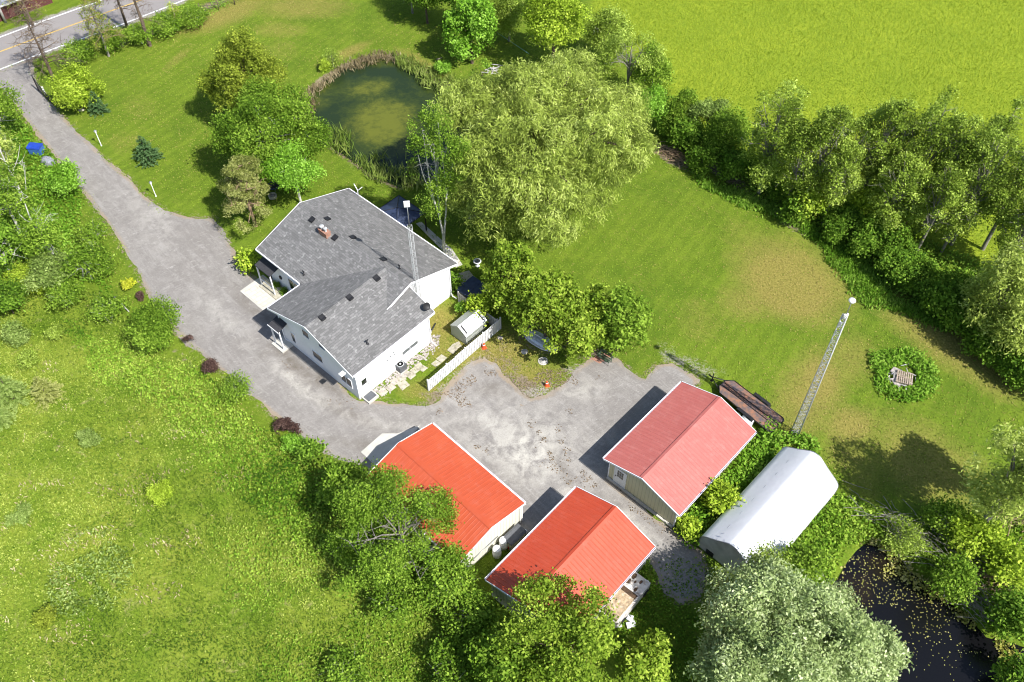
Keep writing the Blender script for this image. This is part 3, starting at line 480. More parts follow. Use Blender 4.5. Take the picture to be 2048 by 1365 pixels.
LAWN = poly_w([(60, 150), (460, -20), (1150, -30), (1200, 60), (1300, 250), (1420, 372), (1560, 440), (1720, 600), (1900, 660), (2100, 760), (2100, 1000), (1700, 1010), (1600, 880), (1400, 760), (1250, 740), (1000, 760), (700, 500), (480, 470), (250, 330)])
def short_grass(name, lab, p, l, wd, dens_r=0.):
    n = len(p); q3 = np.c_[p, np.zeros(n)]; q = PX(q3); ix = np.clip(np.searchsorted(gx, p[:, 0]), 0, nx-1); iy = np.clip(np.searchsorted(gy, p[:, 1]), 0, ny-1); dv = dry.reshape(ny, nx)[iy, ix]
    r = .58+.2*noise3(q3, .3)+.2*noise3(q3, 1.7)+rng.normal(size=n)*.28-.75*np.clip(dv+.3*noise3(q3, .8)-.1, 0, 1); nor = rng.normal(size=(n, 3)); nor[:, 2] = np.abs(nor[:, 2])*.5+1.; s_ = rng.uniform(.6, 1.4, n)
    me = leaf_mesh(name, np.c_[p, np.full(n, .045)], nor, l*s_, wd*s_, r); return tag(link(name, me, 'lawn_blade'), lab, 'grass', kind='stuff')
p = scatter(LAWN, 26, (wDRIVE, wROAD, wP1)); short_grass('lawn_tufts', 'short mown lawn grass around pond and trees', p, .15, .06)
SIDE = poly_w([(160, 410), (200, 440), (235, 500), (262, 560), (310, 640), (380, 712), (480, 790), (560, 870), (520, 850), (400, 740), (300, 650), (240, 600), (190, 560), (150, 500)])
p = scatter(SIDE, 40, (wDRIVE,)); short_grass('lawn_tufts', 'narrow mown grass strip between driveway and meadow', p, .15, .06)
GARD = poly_w([(872, 690), (905, 610), (960, 600), (1000, 650), (1100, 720), (1180, 720), (1100, 800), (980, 800), (870, 800), (760, 800), (800, 770), (860, 720)])
p = scatter(GARD, 42, (wDRIVE,), (1.1, -.2)); short_grass('lawn_tufts', 'thin trodden grass around the picket fence and lids', p, .14, .06)
ed = []
for i in range(len(wDRIVE)):
    a_, b_ = wDRIVE[i], wDRIVE[(i+1) % len(wDRIVE)]; L_ = np.linalg.norm(b_-a_); k_ = int(L_*26); t_ = rng.uniform(size=k_)[:, None]; ed.append(a_+(b_-a_)*t_+rng.normal(size=(k_, 2))*np.abs(noise3(np.c_[a_+(b_-a_)*t_, np.zeros(k_)], .9))[:, None]*.42)
p = np.concatenate(ed); q = PX(np.c_[p, np.zeros(len(p))]); bad = (q[:, 1] > 900) & (q[:, 0] > 1040) & (q[:, 0] < 1360); bad |= (q[:, 0] > 855) & (q[:, 0] < 1245) & (q[:, 1] > 685) & (q[:, 1] < 820); p = p[~bad & (noise3(np.c_[p, np.zeros(len(p))], 1.2) > -.3)]; growth('edge_weeds', 'sparse grass and weeds creeping over the gravel edge', 'weeds', p, .14, .06, .1, 'weed_meadow')
DEB = [poly_w(x) for x in ([(865, 800), (960, 745), (1060, 745), (1180, 715), (1230, 730), (1120, 800), (1050, 815), (900, 815)], [(1050, 895), (1075, 900), (1200, 985), (1290, 1060), (1280, 1070), (1170, 990), (1090, 935)], [(1110, 920), (1125, 918), (1145, 960), (1135, 968)], [(575, 720), (660, 780), (720, 810), (700, 822), (630, 785), (560, 735)], [(1215, 975), (1340, 1060), (1330, 1075), (1220, 1000)])]
p = np.concatenate([scatter(d_, e_, (), (1.6, .0)) for d_, e_ in zip(DEB, (75, 14, 16, 16, 40))]+[np.array([P(a_+rng.normal()*3.5, b_+rng.normal()*3.5)[:2] for _ in range(16)]) for a_, b_ in ((1062, 850), (1078, 866), (1087, 880), (1098, 905), (1104, 920), (1110, 935), (1116, 862), (1124, 885), (1131, 903), (1138, 922), (1165, 945), (1178, 958), (1140, 968), (1190, 972), (878, 822), (955, 895), (1140, 822), (975, 903))]); n = len(p); me = leaf_mesh('yard_litter', np.c_[p, np.full(n, .03)], rng.normal(size=(n, 3))*.3+[0, 0, 1], rng.uniform(.06, .2, n), rng.uniform(.04, .12, n), rng.uniform(0, 1, n)); tag(link('yard_litter', me, 'leaf_dead'), 'brown leaf litter and clods strewn over the gravel yard', 'litter', kind='stuff')
p = scatter(poly_w([(1558, 425), (1580, 420), (1605, 440), (1590, 452)]), 25); growth('yellow_flowers', 'small cluster of orange yellow flowers by the hedgerow edge', 'flowers', p, .15, .12, .5, 'petal_yellow')
#==PART2==
p = scatter(poly_w([(1310, 1120), (1440, 1110), (1450, 1240), (1330, 1240)]), 55, (), (1.1, .0)); growth('lane_end_weeds', 'patchy weeds creeping over the end of the gravel lane', 'weeds', p, .16, .08, .2, 'weed_leafy')
# ------------------------------------------------------------------ buildings
def gable_body(mb, fr, u0, u1, v0, v1, ze, zr, z0=0):
    vm = (v0+v1)/2; mb.extrude(fr, [(v0, z0), (v1, z0), (v1, ze), (vm, zr), (v0, ze)], u0, u1); return mb
def gable_roof(mb, fr, L, Wd, he, hr, th=.1, ribs=None, ribs_style=''):
    for sgn in (1, -1):
        sl = math.hypot(Wd, hr-he)
        a, b, c, d = fr(-L, sgn*Wd, he), fr(L, sgn*Wd, he), fr(L, 0, hr), fr(-L, 0, hr)
        pts, uv = ([a, b, c, d], [(-L, 0), (L, 0), (L, sl), (-L, sl)])
        if sgn > 0: pts, uv = pts[::-1], uv[::-1]
        mb.slab(pts, th, uv)
        if ribs:
            n = int(2*L/ribs)
            for i in range(n+1):
                u = -L+.04+(2*L-.08)*i/n; h = .010 if 'x' == ribs_style else .016
                q = lambda uu, t_, z: fr(uu, sgn*Wd*(1-t_), he+(hr-he)*t_+z)
                for uu0, uu1, z0, z1 in ((u-.035, u-.015, .002, h), (u-.015, u+.015, h, h), (u+.015, u+.035, h, .002)):
                    f_ = [q(uu0, 0, z0), q(uu1, 0, z1), q(uu1, 1, z1), q(uu0, 1, z0)]
                    mb.face(f_ if sgn < 0 else f_[::-1])
def rake_trim(mb, fr, L, Wd, he, hr, w_=.05, h=.16):
    for s_ in (1, -1):
        for u in (1, -1):
            a, b = fr(u*(L+w_/2), s_*(Wd+.02), he), fr(u*(L+w_/2), 0, hr); dx = fr(w_/2, 0)-fr(0, 0)
            P4 = [a-dx, b-dx, b+dx, a+dx]; mb.slab([p+np.array([0, 0, .015]) for p in (P4 if s_*u > 0 else P4[::-1])], h)
def opening(parent, fr, side, val, a0, a1, z0, z1, name='window', mull=1, frame='trim_white', glass='dark_glass', bars=0, fw=.07):
    f, g = MB(), MB(); sg = 1 if side[0] == '+' else -1
    def bx(mb, a_, b_, zz0, zz1, d0, d1):
        lo, hi = sorted((val+sg*d0, val+sg*d1))
        if side[1] == 'u': mb.box(fr, lo, hi, a_, b_, zz0, zz1)
        else: mb.box(fr, a_, b_, lo, hi, zz0, zz1)
    bx(f, a0-fw, a0, z0-fw, z1+fw, -.02, .05); bx(f, a1, a1+fw, z0-fw, z1+fw, -.02, .05); bx(f, a0, a1, z0-fw, z0, -.02, .06); bx(f, a0, a1, z1, z1+fw, -.02, .05)
    for k in range(mull): c = a0+(a1-a0)*(k+1)/(mull+1); bx(f, c-.025, c+.025, z0, z1, -.02, .04)
    for k in range(bars): c = z0+(z1-z0)*(k+1)/(bars+1); bx(f, a0, a1, c-.02, c+.02, -.02, .037)
    bx(g, a0, a1, z0, z1, -.01, .015)
    wo = f.build(name, frame, parent); g.build('pane', glass, wo); return wo
def barn(fr, L, Wd, he, hr, ov, name, label, roofm, wallm, extra=None, ins=(None, None)):
    root = thing(name, label, 'barn', fr(0, 0, 0), 'red roofed outbuildings'); sl = (hr-he)/Wd
    iu, iv = ov, ov
    if ins[0] is not None: iu, iv = ins
    wl = gable_body(MB(), fr, -L+iu, L-iu, -Wd+iv, Wd-iv, he+sl*iv-.10, hr-.10).build('wall', wallm, root)
    r = MB(); gable_roof(r, fr, L, Wd, he, hr, .07, .3, 'x' if roofm == 'roof_orange_red' else '')
    roof = r.build('roof', roofm, root)
    cp = MB(); a = .22
    for s_ in (1, -1):
        pts = [fr(-L, 0, hr+.055), fr(L, 0, hr+.055), fr(L, s_*a, hr+.055-sl*a), fr(-L, s_*a, hr+.055-sl*a)]
        cp.face(pts if s_ < 0 else pts[::-1])
    cp.build('ridge_cap', roofm, roof)
    tr = MB(); rake_trim(tr, fr, L+.015, Wd, he, hr); tr.build('rake_trim', 'trim_white', root)
    for s_ in (1, -1):
        g = MB().extrude(fr, [(s_*Wd+x, he+z) for x, z in ((-.01, -.13), (.11, -.13), (.13, .01), (.11, .01), (.09, -.11), (.0, -.11), (.0, -.02), (-.01, -.02))] if s_ > 0 else [(-Wd-x, he+z) for x, z in ((-.01, -.02), (.0, -.02), (.0, -.11), (.09, -.11), (.11, .01), (.13, .01), (.11, -.13), (-.01, -.13))], -L, L)
        g.build('gutter', 'gutter_white', root)
    ct = MB()
    for su in (1, -1):
        for sv in (1, -1):
            ct.box(fr, *(sorted((su*(L-iu-.08), su*(L-iu+.012)))), *(sorted((sv*(Wd-iv-.08), sv*(Wd-iv+.012)))), 0, he+sl*iv-.12)
    ct.build('corner_trim', 'trim_white' if 'cream' in wallm else wallm, root)
    return root
frB = Fr(12.279, 36.844, .817); frA = Fr(-4.811, 33.179, -.7799); frC = Fr(3.875, 27.545, .8312)
B_ = (4.708, 3.361, 2.512, 3.623, .313); A_ = (4.778, 3.205, 2.562, 3.41, .25); C_ = (4.685, 3.414, 2.629, 3.929, .263)
rB = barn(frB, *B_, 'red_roof_barn', 'cream metal barn with faded pinkish red roof and white door, beside the white tunnel', 'roof_faded_pink', 'metal_cream')
def door_at(root, fr, side, val, px, py, wd, ht, panes=True, z0=.08, frame='white_plastic'):
    q = fr.plane(px, py, side[1], val); a = q[1] if side[1] == 'u' else q[0]; sg = 1 if side[0] == '+' else -1
    m_, g, h_ = MB(), MB(), MB()
    def bx(mb, a_, b_, zz0, zz1, d1):
        lo, hi = sorted((val-sg*.02, val+sg*d1))
        if side[1] == 'u': mb.box(fr, lo, hi, a_, b_, zz0, zz1)
        else: mb.box(fr, a_, b_, lo, hi, zz0, zz1)
    bx(m_, a-wd/2, a+wd/2, z0, z0+ht, .03); bx(m_, a-wd/2-.08, a-wd/2, z0, z0+ht+.08, .05); bx(m_, a+wd/2, a+wd/2+.08, z0, z0+ht+.08, .05); bx(m_, a-wd/2, a+wd/2, z0+ht, z0+ht+.08, .05)
    d = m_.build('door', frame, root)
    if panes == 9:
        for i in range(3):
            for j in range(3): bx(g, a-.27+i*.19, a-.11+i*.19, z0+ht*.5+j*.29, z0+ht*.5+.25+j*.29, .038)
    else: bx(g, a-.24, a+.24, z0+ht*.58, z0+ht*.88, .038)
    g.build('pane', 'dark_glass', d); bx(h_, a+wd/2-.14, a+wd/2-.08, z0+.95, z0+1.01, .09); h_.build('handle', 'black_metal', d); return d
door_at(rB, frB, '-u', -(B_[0]-B_[4]), 1240, 957, .95, 1.95, 9)
rA = barn(frA, *A_, 'red_roof_barn', 'cream metal barn with orange red roof overhung by a tree on its left', 'roof_orange_red', 'metal_cream_pale', ins=(.12, .10))
rC = barn(frC, *C_, 'red_roof_barn', 'bright red roofed barn at the bottom centre with an old truck against its side', 'roof_bright_red', 'metal_cream_pale')
ds = MB(); q = frA(A_[0]-.12+.05, A_[1]-.35, 0); ds.tube([q+[0, 0, 2.4], q+[0, 0, .1]], .05); q = frA(A_[0]-.12+.05, -A_[1]+.2, 0); ds.tube([q+[0, 0, 2.4], q+[0, 0, .3], q+[.35, -.5, .12]], .05); ds.build('downspout', 'trim_white', rA)
ex = MB(); fq = frA.plane(935, 1128, 'u', A_[0]-.12); ex.tube([frA(A_[0]-.1, fq[1]-.15, fq[2]+.1), frA(A_[0]+.25, fq[1], fq[2])], .05); ex.tube([frA(A_[0]-.06, fq[1]+.2, fq[2]+.05), frA(A_[0]-.06, fq[1]+2.9, fq[2]+.1)], .03); ex.build('vent_pipe', 'grey_metal', rA)
opening(rA, frA, '+v', A_[1]-.1, -2.6, -.1, .1, 2.2, 'garage_door', 0, glass='white_plastic', bars=3); opening(rA, frA, '-u', -(A_[0]-.12), -1.3, 1.3, .1, 2.2, 'garage_door', 0, glass='white_plastic', bars=3)
opening(rC, frC, '+v', C_[1]-.263, 1.2, 2.4, 1., 1.8, 'window', 1)
opening(rB, frB, '+v', B_[1]-.313, -1.5, 1.3, .1, 2.2, 'garage_door', 0, glass='white_plastic', bars=3)
sb = MB().box(frB, -B_[0]+.12, -B_[0]+.29, -B_[1]+.35, B_[1]-.35, -.05, .14); sb.build('base_skirt', 'concrete', rB)
# tunnel shelter
frQ = Fr(18.243, 32.03, .801); LQ, WQ, ZB, ZR = 5.055, 2.37, 1.75, 3.16
prof = [(-WQ, 0), (WQ, 0), (WQ+.02, 1.0), (WQ-.02, ZB-.35), (WQ-.16, ZB-.08), (WQ-.42, ZB+.14), (WQ-1.1, ZB+.62), (.42, ZR-.10), (.2, ZR-.02), (0, ZR), (-.2, ZR-.02), (-.42, ZR-.10), (-WQ+1.1, ZB+.62), (-WQ+.42, ZB+.14), (-WQ+.16, ZB-.08), (-WQ+.02, ZB-.35), (-WQ-.02, 1.0)]
rQ = thing('fabric_shelter', 'long white fabric tunnel shelter with rounded eaves at the lower right', 'shelter', frQ(0, 0, 0))
mb = MB(); N_ = 42
for i in range(N_):
    u0, u1 = -LQ+2*LQ*i/N_, -LQ+2*LQ*(i+1)/N_
    def off(u, p):
        k = .03*abs(math.sin((u+LQ)/(2*LQ)*7*math.pi)); return (p[0]*(1-.004*abs(math.sin(u*5))), p[1]+(k if p[1] > .5 else 0)*(.3 if p[1] > 3 else 1))
    for j in range(1, len(prof)-0):
        a, b = prof[j], prof[(j+1) % len(prof)]
        if j == len(prof)-1: a, b = prof[-1], prof[0]
        mb.face([frQ(u1, *off(u1, a)), frQ(u1, *off(u1, b)), frQ(u0, *off(u0, b)), frQ(u0, *off(u0, a))], sm=True)
cover = mb.build('fabric_cover', 'tarp_white', rQ)
import bmesh
bm_ = bmesh.new(); bm_.from_mesh(cover.data); bmesh.ops.remove_doubles(bm_, verts=bm_.verts, dist=.002); bm_.to_mesh(cover.data); bm_.free()
gb = MB(); gb.face([frQ(-LQ+.03, *p) for p in prof][::-1]); gb.face([frQ(LQ-.03, *p) for p in prof]); gb.build('end_panel', 'tarp_gable', rQ)
sm_ = MB()
for s_ in (1, -1): sm_.tube([frQ(-LQ, s_*1.27, ZB+.62-.003), frQ(LQ, s_*1.27, ZB+.62-.003)], .014, 4)
for u in (-LQ, LQ): sm_.tube([frQ(u, *p) for p in prof[1:]]+[frQ(u, *prof[0])], .035, 5)
sm_.build('frame_pipe', 'grey_metal', cover)
MB().box(frQ, -LQ-.02, -LQ+.06, 1.1, 1.7, .0, .5).build('end_vent', 'black_metal', rQ)
# ------------------------------------------------------------------ house
frM = Fr(-13.08, 54.822, -.7472); frW = Fr(-12.884, 48.832, .834+(-.7472+math.pi/2-.834)*.5)
LM, WM, HE, HR, OV = 6.865, 5.15, 3.94, 5.70, .45; LW, WW = 4.312, 5.111
SLM = (HR-HE)/WM; SLW = (HR-HE)/WW
house = thing('farmhouse', 'large white house with grey shingled cross gable roof', 'house', frM(0, 0, 0))
wl = gable_body(MB(), frM, -LM+OV, LM-OV, -WM+OV, WM-OV, HE+SLM*OV-.13, HR-.13); gable_body(wl, frW, -LW+OV, LW-.2, -WW+OV, WW-OV, HE+SLW*OV-.135, HR-.135)
wall = wl.build('wall', 'vinyl_white', house)
rf = MB(); gable_roof(rf, frM, LM, WM, HE, HR, .13); roof = rf.build('roof', 'roof_shingle', house)
rf = MB(); gable_roof(rf, frW, LW, WW, HE, HR-.012, .13); wroof = rf.build('wing_roof', 'roof_shingle', house)
tr = MB(); rake_trim(tr, frM, LM+.03, WM, HE-.03, HR-.03, .05, .2); rake_trim(tr, frW, LW+.03, WW, HE-.03, HR-.042, .05, .2); tr.build('rake_fascia', 'trim_white', roof)
gt = MB()
for fr_, L_, W_, rng_ in ((frM, LM, WM, ((1, -LM, LM), (-1, -LM, LM*.02-1.2))), (frW, LW, WW, ((1, -LW, -1.0), (-1, -LW, LW)))):
    for s_, a, b in rng_:
        lo, hi = sorted((s_*(W_+.005), s_*(W_+.10))); gt.box(fr_, a, b, lo, hi, HE-.14, HE-.0)
gt.build('gutter', 'gutter_white', house)
rc = MB()
for k in range(44):
    u = -LM+.1+k*(2*LM-.2)/44
    for s_ in (1, -1):
        p4 = [frM(u, 0, HR+.03+.01*(k % 2)), frM(u+.29, 0, HR+.03), frM(u+.29, s_*.16, HR+.03-SLM*.16), frM(u, s_*.16, HR+.03-SLM*.16)]; rc.slab(p4 if s_ < 0 else p4[::-1], .02, [(u*3, 0), (u*3+.3, 0), (u*3+.3, .1), (u*3, .1)])
rc.build('ridge_cap', 'roof_shingle', roof)
def roofpt(fr, Wd, he, hr, px, py):      # photo pixel -> point on a gable roof
    best = None
    for s_ in (1, -1):
        for _ in range(1):
            a = P(px, py, 0); o_ = np.array(fr.inv(CAM)); q = np.array(fr.inv(a)); d = q-o_; k = (hr-he)/Wd
            t_ = (hr-k*s_*o_[1]-o_[2])/(d[2]+k*s_*d[1]); p = o_+t_*d
            if p[1]*s_ >= -.01: best = (p, s_)
    return best
def on_roof(name, mat, fr, Wd, hr, px, py, kind):
    (p, s_) = roofpt(fr, Wd, HE, hr, px, py); k = (hr-HE)/Wd; mb = MB(); u, v, z = p
    f2 = Fr(*fr(u, v, 0)[:2], fr.a, z)
    if kind == 'vent':
        mb.box(f2, -.2, .2, -.2, .2, -.08, .12)
        lid = [f2(-.23, -.23, .14+.23*k*s_), f2(.23, -.23, .14+.23*k*s_), f2(.23, .23, .14-.23*k*s_), f2(-.23, .23, .14-.23*k*s_)]; mb.slab(lid, .05)
    elif kind == 'pipe':
        mb.lathe(f2(0, 0, 0), [(.16, -.1), (.10, .04), (.05, .06), (.05, .42), (.0, .42)], 10); mb.box(f2, -.11, .11, -.04, .04, .36, .44)
    return mb.build(name, mat, roof)
for px, py in ((624, 441), (655, 439), (670, 477), (706, 476), (767, 520)): on_roof('roof_vent', 'black_metal', frM, WM, HR, px, py, 'vent')
for px, py in ((754, 558), (700, 597), (645, 637)): on_roof('roof_vent', 'black_metal', frW, WW, HR, px, py, 'vent')
on_roof('vent_pipe', 'black_plastic', frM, WM, HR, 608, 550, 'pipe'); on_roof('vent_pipe', 'black_plastic', frW, WW, HR, 735, 688, 'pipe'); on_roof('vent_pipe', 'black_plastic', frM, WM, HR, 799, 538, 'pipe')
(p, s_) = roofpt(frM, WM, HE, HR, 650, 469); f2 = Fr(*frM(p[0], p[1], 0)[:2], frM.a, p[2])
ch = MB().box(f2, -.50, .50, -.24, .24, -.6, .42).build('chimney', 'chimney_brick', roof)
MB().box(f2, -.53, .53, -.27, .27, .42, .48).build('chimney_cap', 'chimney_brick', ch)
MB().lathe(f2(-.25, 0, .48), [(.12, 0), (.12, .25), (.2, .27), (.2, .33), (.02, .38)], 12).lathe(f2(.22, 0, .48), [(.1, 0), (.1, .3), (.17, .32), (.17, .37), (.02, .42)], 12).build('flue_cowl', 'galvanised', ch)
# openings
VF = -LW+OV; VR = -WW+OV
for px, py, wd, ht, mu in ((587.5, 676, .45, 1.15, 0), (611.5, 668, .75, .75, 0), (635.8, 713.5, 1.15, .85, 0), (644, 693, .7, .5, 0), (693, 760.5, 1.25, .95, 1)):
    u, v, z = frW.plane(px, py, 'u', VF); z = min(z, 4.6); opening(house, frW, '-u', VF, v-wd/2, v+wd/2, z-ht/2, z+ht/2, 'window', mu, frame='vinyl_white' if ht < .6 else 'trim_white', fw=.05)
u, v, z = frW.plane(819.5, 696, 'v', VR); opening(house, frW, '-v', VR, u-.85, u+.85, z-.22, z+.22, 'window', 1, glass='pane_grey')
door_at(house, frW, '-v', VR, 729, 770, .85, 2.0, 1, .25)
u, v, z = frW.plane(774, 721, 'v', VR); vn = MB()
for du, dz in ((0, 0), (.35, .18), (.75, .02), (.7, .35)): vn.lathe(frW(u+du, VR-.02, z+dz), [(.05, -.04), (.05, .04), (0, .04)], 8)
vn.build('wall_vent', 'charcoal_plastic', house)
f3 = frW; st = MB(); ud = frW.plane(735, 792, 'v', VR)[0]; st.box(frW, ud-.6, ud+.45, VR-.95, VR-.0, 0, .22); stp = st.build('door_step', 'concrete', house); MB().box(frW, ud-.5, ud+.35, VR-.8, VR-.15, .22, .245).build('door_mat', 'charcoal_plastic', stp)
p1 = frW.plane(693, 741, 'u', -LW+.1); MB().box(frW, -LW-.55, -LW-.1, p1[1]-.16, p1[1]+.22, p1[2]-.12, p1[2]-.02).tube([frW(-LW-.3, p1[1], p1[2]-.1), frW(VF, p1[1], p1[2]-.4)], .03).build('gable_light_panel', 'white_plastic', house)
# main block front (shaded) and gable end
VMF = -WM+OV
u, v, z = frM.plane(562, 555, 'v', VMF); mb = MB().box(frM, u-.12, u+.12, VMF-.12, VMF, z-.15, z+.15); mb.build('wall_lamp', 'black_metal', house)
opening(house, frM, '-v', VMF, -3.6, -2.2, 1.1, 2.4, 'window', 1); opening(house, frM, '-u', -LM+OV, -2., -.6, 1.2, 2.4, 'window', 1); opening(house, frM, '-u', -LM+OV, 1., 2.4, 1.2, 2.4, 'window', 1)
for u in (-4.2, 0.6, 3.6): opening(house, frM, '+v', WM-OV, u-.8, u+.8, 1.0, 2.3, 'window', 1)
opening(house, frM, '+u', LM-OV, 1.3, 2.7, 1.3, 2.4, 'window', 1, glass='vinyl_white') if False else None
ds = MB()
for fr_, u, v in ((frM, LM-OV+.05, WM-OV-.12), (frW, -LW+OV-.05, WW-OV-.1), (frW, LW-.3, -WW+OV-.06)):
    q = fr_(u, v, 0); ds.tube([q+[0, 0, 3.9], q+[0, 0, .35], q+[.1, -.1, .12], q+[.45, -.35, .08]], .05, 6)
q = P(857, 690)[:3]; ds.tube([P(855, 690, .12), P(862, 662, .10)], .07, 6); ds.build('downspout', 'trim_white', house)
MB().tube([P(862, 664, .1), P(871, 647, .08)], .06).build('drain_hose', 'black_plastic', house)
# porches
pr = MB(); a, b = -LW+OV, WW-OV
pr.slab([frW(a-1.0, b+.2, 2.5), frW(a-1.0, b-1.05, 2.5), frW(a, b-1.05, 2.8), frW(a, b+.2, 2.8)], .12, [(0, 0), (1.5, 0), (1.5, 1.2), (0, 1.2)]); po = pr.build('porch_roof', 'roof_shade_tint', house)  # shingled porch, its shadow put into the near black colour
MB().box(frW, a-.9, a-.80, b-1.0, b-.90, 0, 2.4).box(frW, a-.9, a-.80, b+.05, b+.15, 0, 2.4).box(frW, a-1.04, a-1.0, b-1.1, b+.25, 2.38, 2.52).build('porch_post', 'trim_white', po)
MB().box(frW, a-1.15, a, b-1.15, b+.35, 0, .12).build('porch_step', 'concrete', house)
pr = MB(); a = -LM+OV
pr.slab([frM(a-.3, VMF-1.1, 2.6), frM(a+1.7, VMF-1.1, 2.6), frM(a+1.7, VMF, 2.9), frM(a-.3, VMF, 2.9)], .12, [(0, 0), (2, 0), (2, 1.1), (0, 1.1)]); po = pr.build('porch_roof', 'roof_shade_tint', house)  # same painted shadow colour as the wing porch
MB().box(frM, a+1.55, a+1.65, VMF-1.05, VMF-.95, 0, 2.5).box(frM, a-.25, a-.15, VMF-1.05, VMF-.95, 0, 2.5).box(frM, a+.0, a+1.6, VMF-1.04, VMF-.98, .9, .97).build('porch_post', 'trim_white', po)
pr = MB().box(frM, a-.3, a+2.6, VMF-1.3, VMF, 0, .15); pr.build('porch_step', 'stone_slab', house)
# ------------------------------------------------------------------ hard landscaping
def slabpoly(name, pxs, th, mat, z=0, label=None, cat=None, group=None, kind=None, org=True):
    pts = [P(a, b, 0) for a, b in pxs]; c = np.mean(pts, 0); ar = sum(pts[i][0]*pts[(i+1) % len(pts)][1]-pts[(i+1) % len(pts)][0]*pts[i][1] for i in range(len(pts)))
    if ar < 0: pts = pts[::-1]
    return tag(MB().slab([p+np.array([0, 0, z+th]) for p in pts], th+.02, [(p[0]*.73+p[1]*.68, -p[0]*.68+p[1]*.73) for p in pts]).build(name, mat, None, c), label, cat, group, kind)
slabpoly('paved_terrace', [(480, 583), (521.5, 554), (568, 592), (526, 622)], .04, 'concrete', kind='structure')
slabpoly('paver_terrace', [(486, 583), (521.5, 558.5), (562, 592), (524.5, 617)], .06, 'paver_stone', kind='structure')
slabpoly('planting_bed', [(533, 560), (550, 548), (600, 570), (575, 592)], .03, 'aisle_dirt', kind='structure')
tag(MB().box(Fr(*P(545, 573)[:2], frM.a), -1.35, 1.35, -.12, .12, 0, .42).build('planter_wall', 'stone_slab', None, P(545, 573)), 'low stone planter wall between paved terrace and house', 'planter')
slabpoly('concrete_apron', [(722, 905), (764, 868), (795, 868), (840, 852), (800, 900), (764, 945)], .05, 'concrete', kind='structure')
slabpoly('patio', [(915, 548), (938, 542), (965, 575), (948, 600), (925, 590), (900, 560)], .04, 'stone_slab', kind='structure')
slabpoly('rear_path', [(832, 448), (842, 444), (905, 500), (925, 530), (912, 536), (895, 512)], .03, 'concrete', kind='structure')
sb = MB(); bed = poly_w([(742, 786), (757, 792), (800, 756), (862, 702), (879, 680), (862, 671), (852, 683), (850, 696), (795, 732)])
cnt = 0
for p in scatter(bed, 85):
    r_ = random.uniform(.04, .09); f2 = Fr(p[0], p[1], random.uniform(0, 3)); sb.box(f2, -r_, r_, -r_*.7, r_*.8, 0, r_*.8)
tag(sb.build('stone_bed', 'stone_white'), 'bed of whitish river stones along the sunny house wall', 'stones', kind='stuff')
steps = [(765, 785), (781, 776), (790, 764), (802, 757), (813, 749), (822, 752), (829, 742), (838, 734), (846, 738), (807, 771), (872, 728), (883, 718), (905, 700), (914, 692)]
first = None
for i, (px, py) in enumerate(steps):
    q = P(px, py); lab = 'worn tan stepping stone in the grass path between house and white picket fence'
    if first is None: first = MB().slab([frW(a_, b_, .05)-frW(0, 0)+q for a_, b_ in ((-.36, -.3), (.33, -.32), (.36, .3), (-.3, .33))], .07); first = tag(first.build('stepping_stone', 'stone_slab', None, q), lab, 'stone', 'stepping stones beside the fence')
    else:
        o = first.copy(); C.objects.link(o); o.location = tuple(q); s_ = random.uniform(.85, 1.15); o.scale = (s_, s_*random.uniform(.8, 1.1), 1); o.rotation_euler.z = random.uniform(-.3, .3)
# fences
def fence(name, label, a, b, ht, board, mat, posts=4, step_=0):
    A, B = P(*a), P(*b); L = np.linalg.norm(B-A); fr = Fr(A[0], A[1], math.atan2(B[1]-A[1], B[0]-A[0])); root = thing(name, label, 'fence', A, 'fences by the garden')
    bd = MB(); n = int(L/board)
    for i in range(n):
        u = i*L/n; h_ = ht+(step_ if (i//(n//3+1)) % 2 else 0)+random.uniform(-.015, .015)
        bd.box(fr, u+.022, u+L/n-.02, -.062, -.032, .05, h_)
    bd.build('pickets', mat, root)
    r = MB()
    for z in (.35, ht*.55, ht-.2): r.box(fr, 0, L, -.03, .03, z, z+.08)
    r.build('rail', mat, root)
    for k in range(posts): u = L*k/(posts-1); MB().box(fr, u-.05, u+.05, -.051, .051, 0, ht+.06).build('post', mat, root)
    return root
fence('picket_fence', 'long bright white vertical board fence facing the gravel yard', (857.5, 782), (1001, 658), 1.42, .19, 'white_paint', 5, .07)
fence('picket_fence', 'short board fence coloured grey to stand for shade, meeting the white fence under the cedars', (918, 606), (995, 660), 1.35, .19, 'wood_grey', 4)  # grey wood colour stands for the shade on these boards
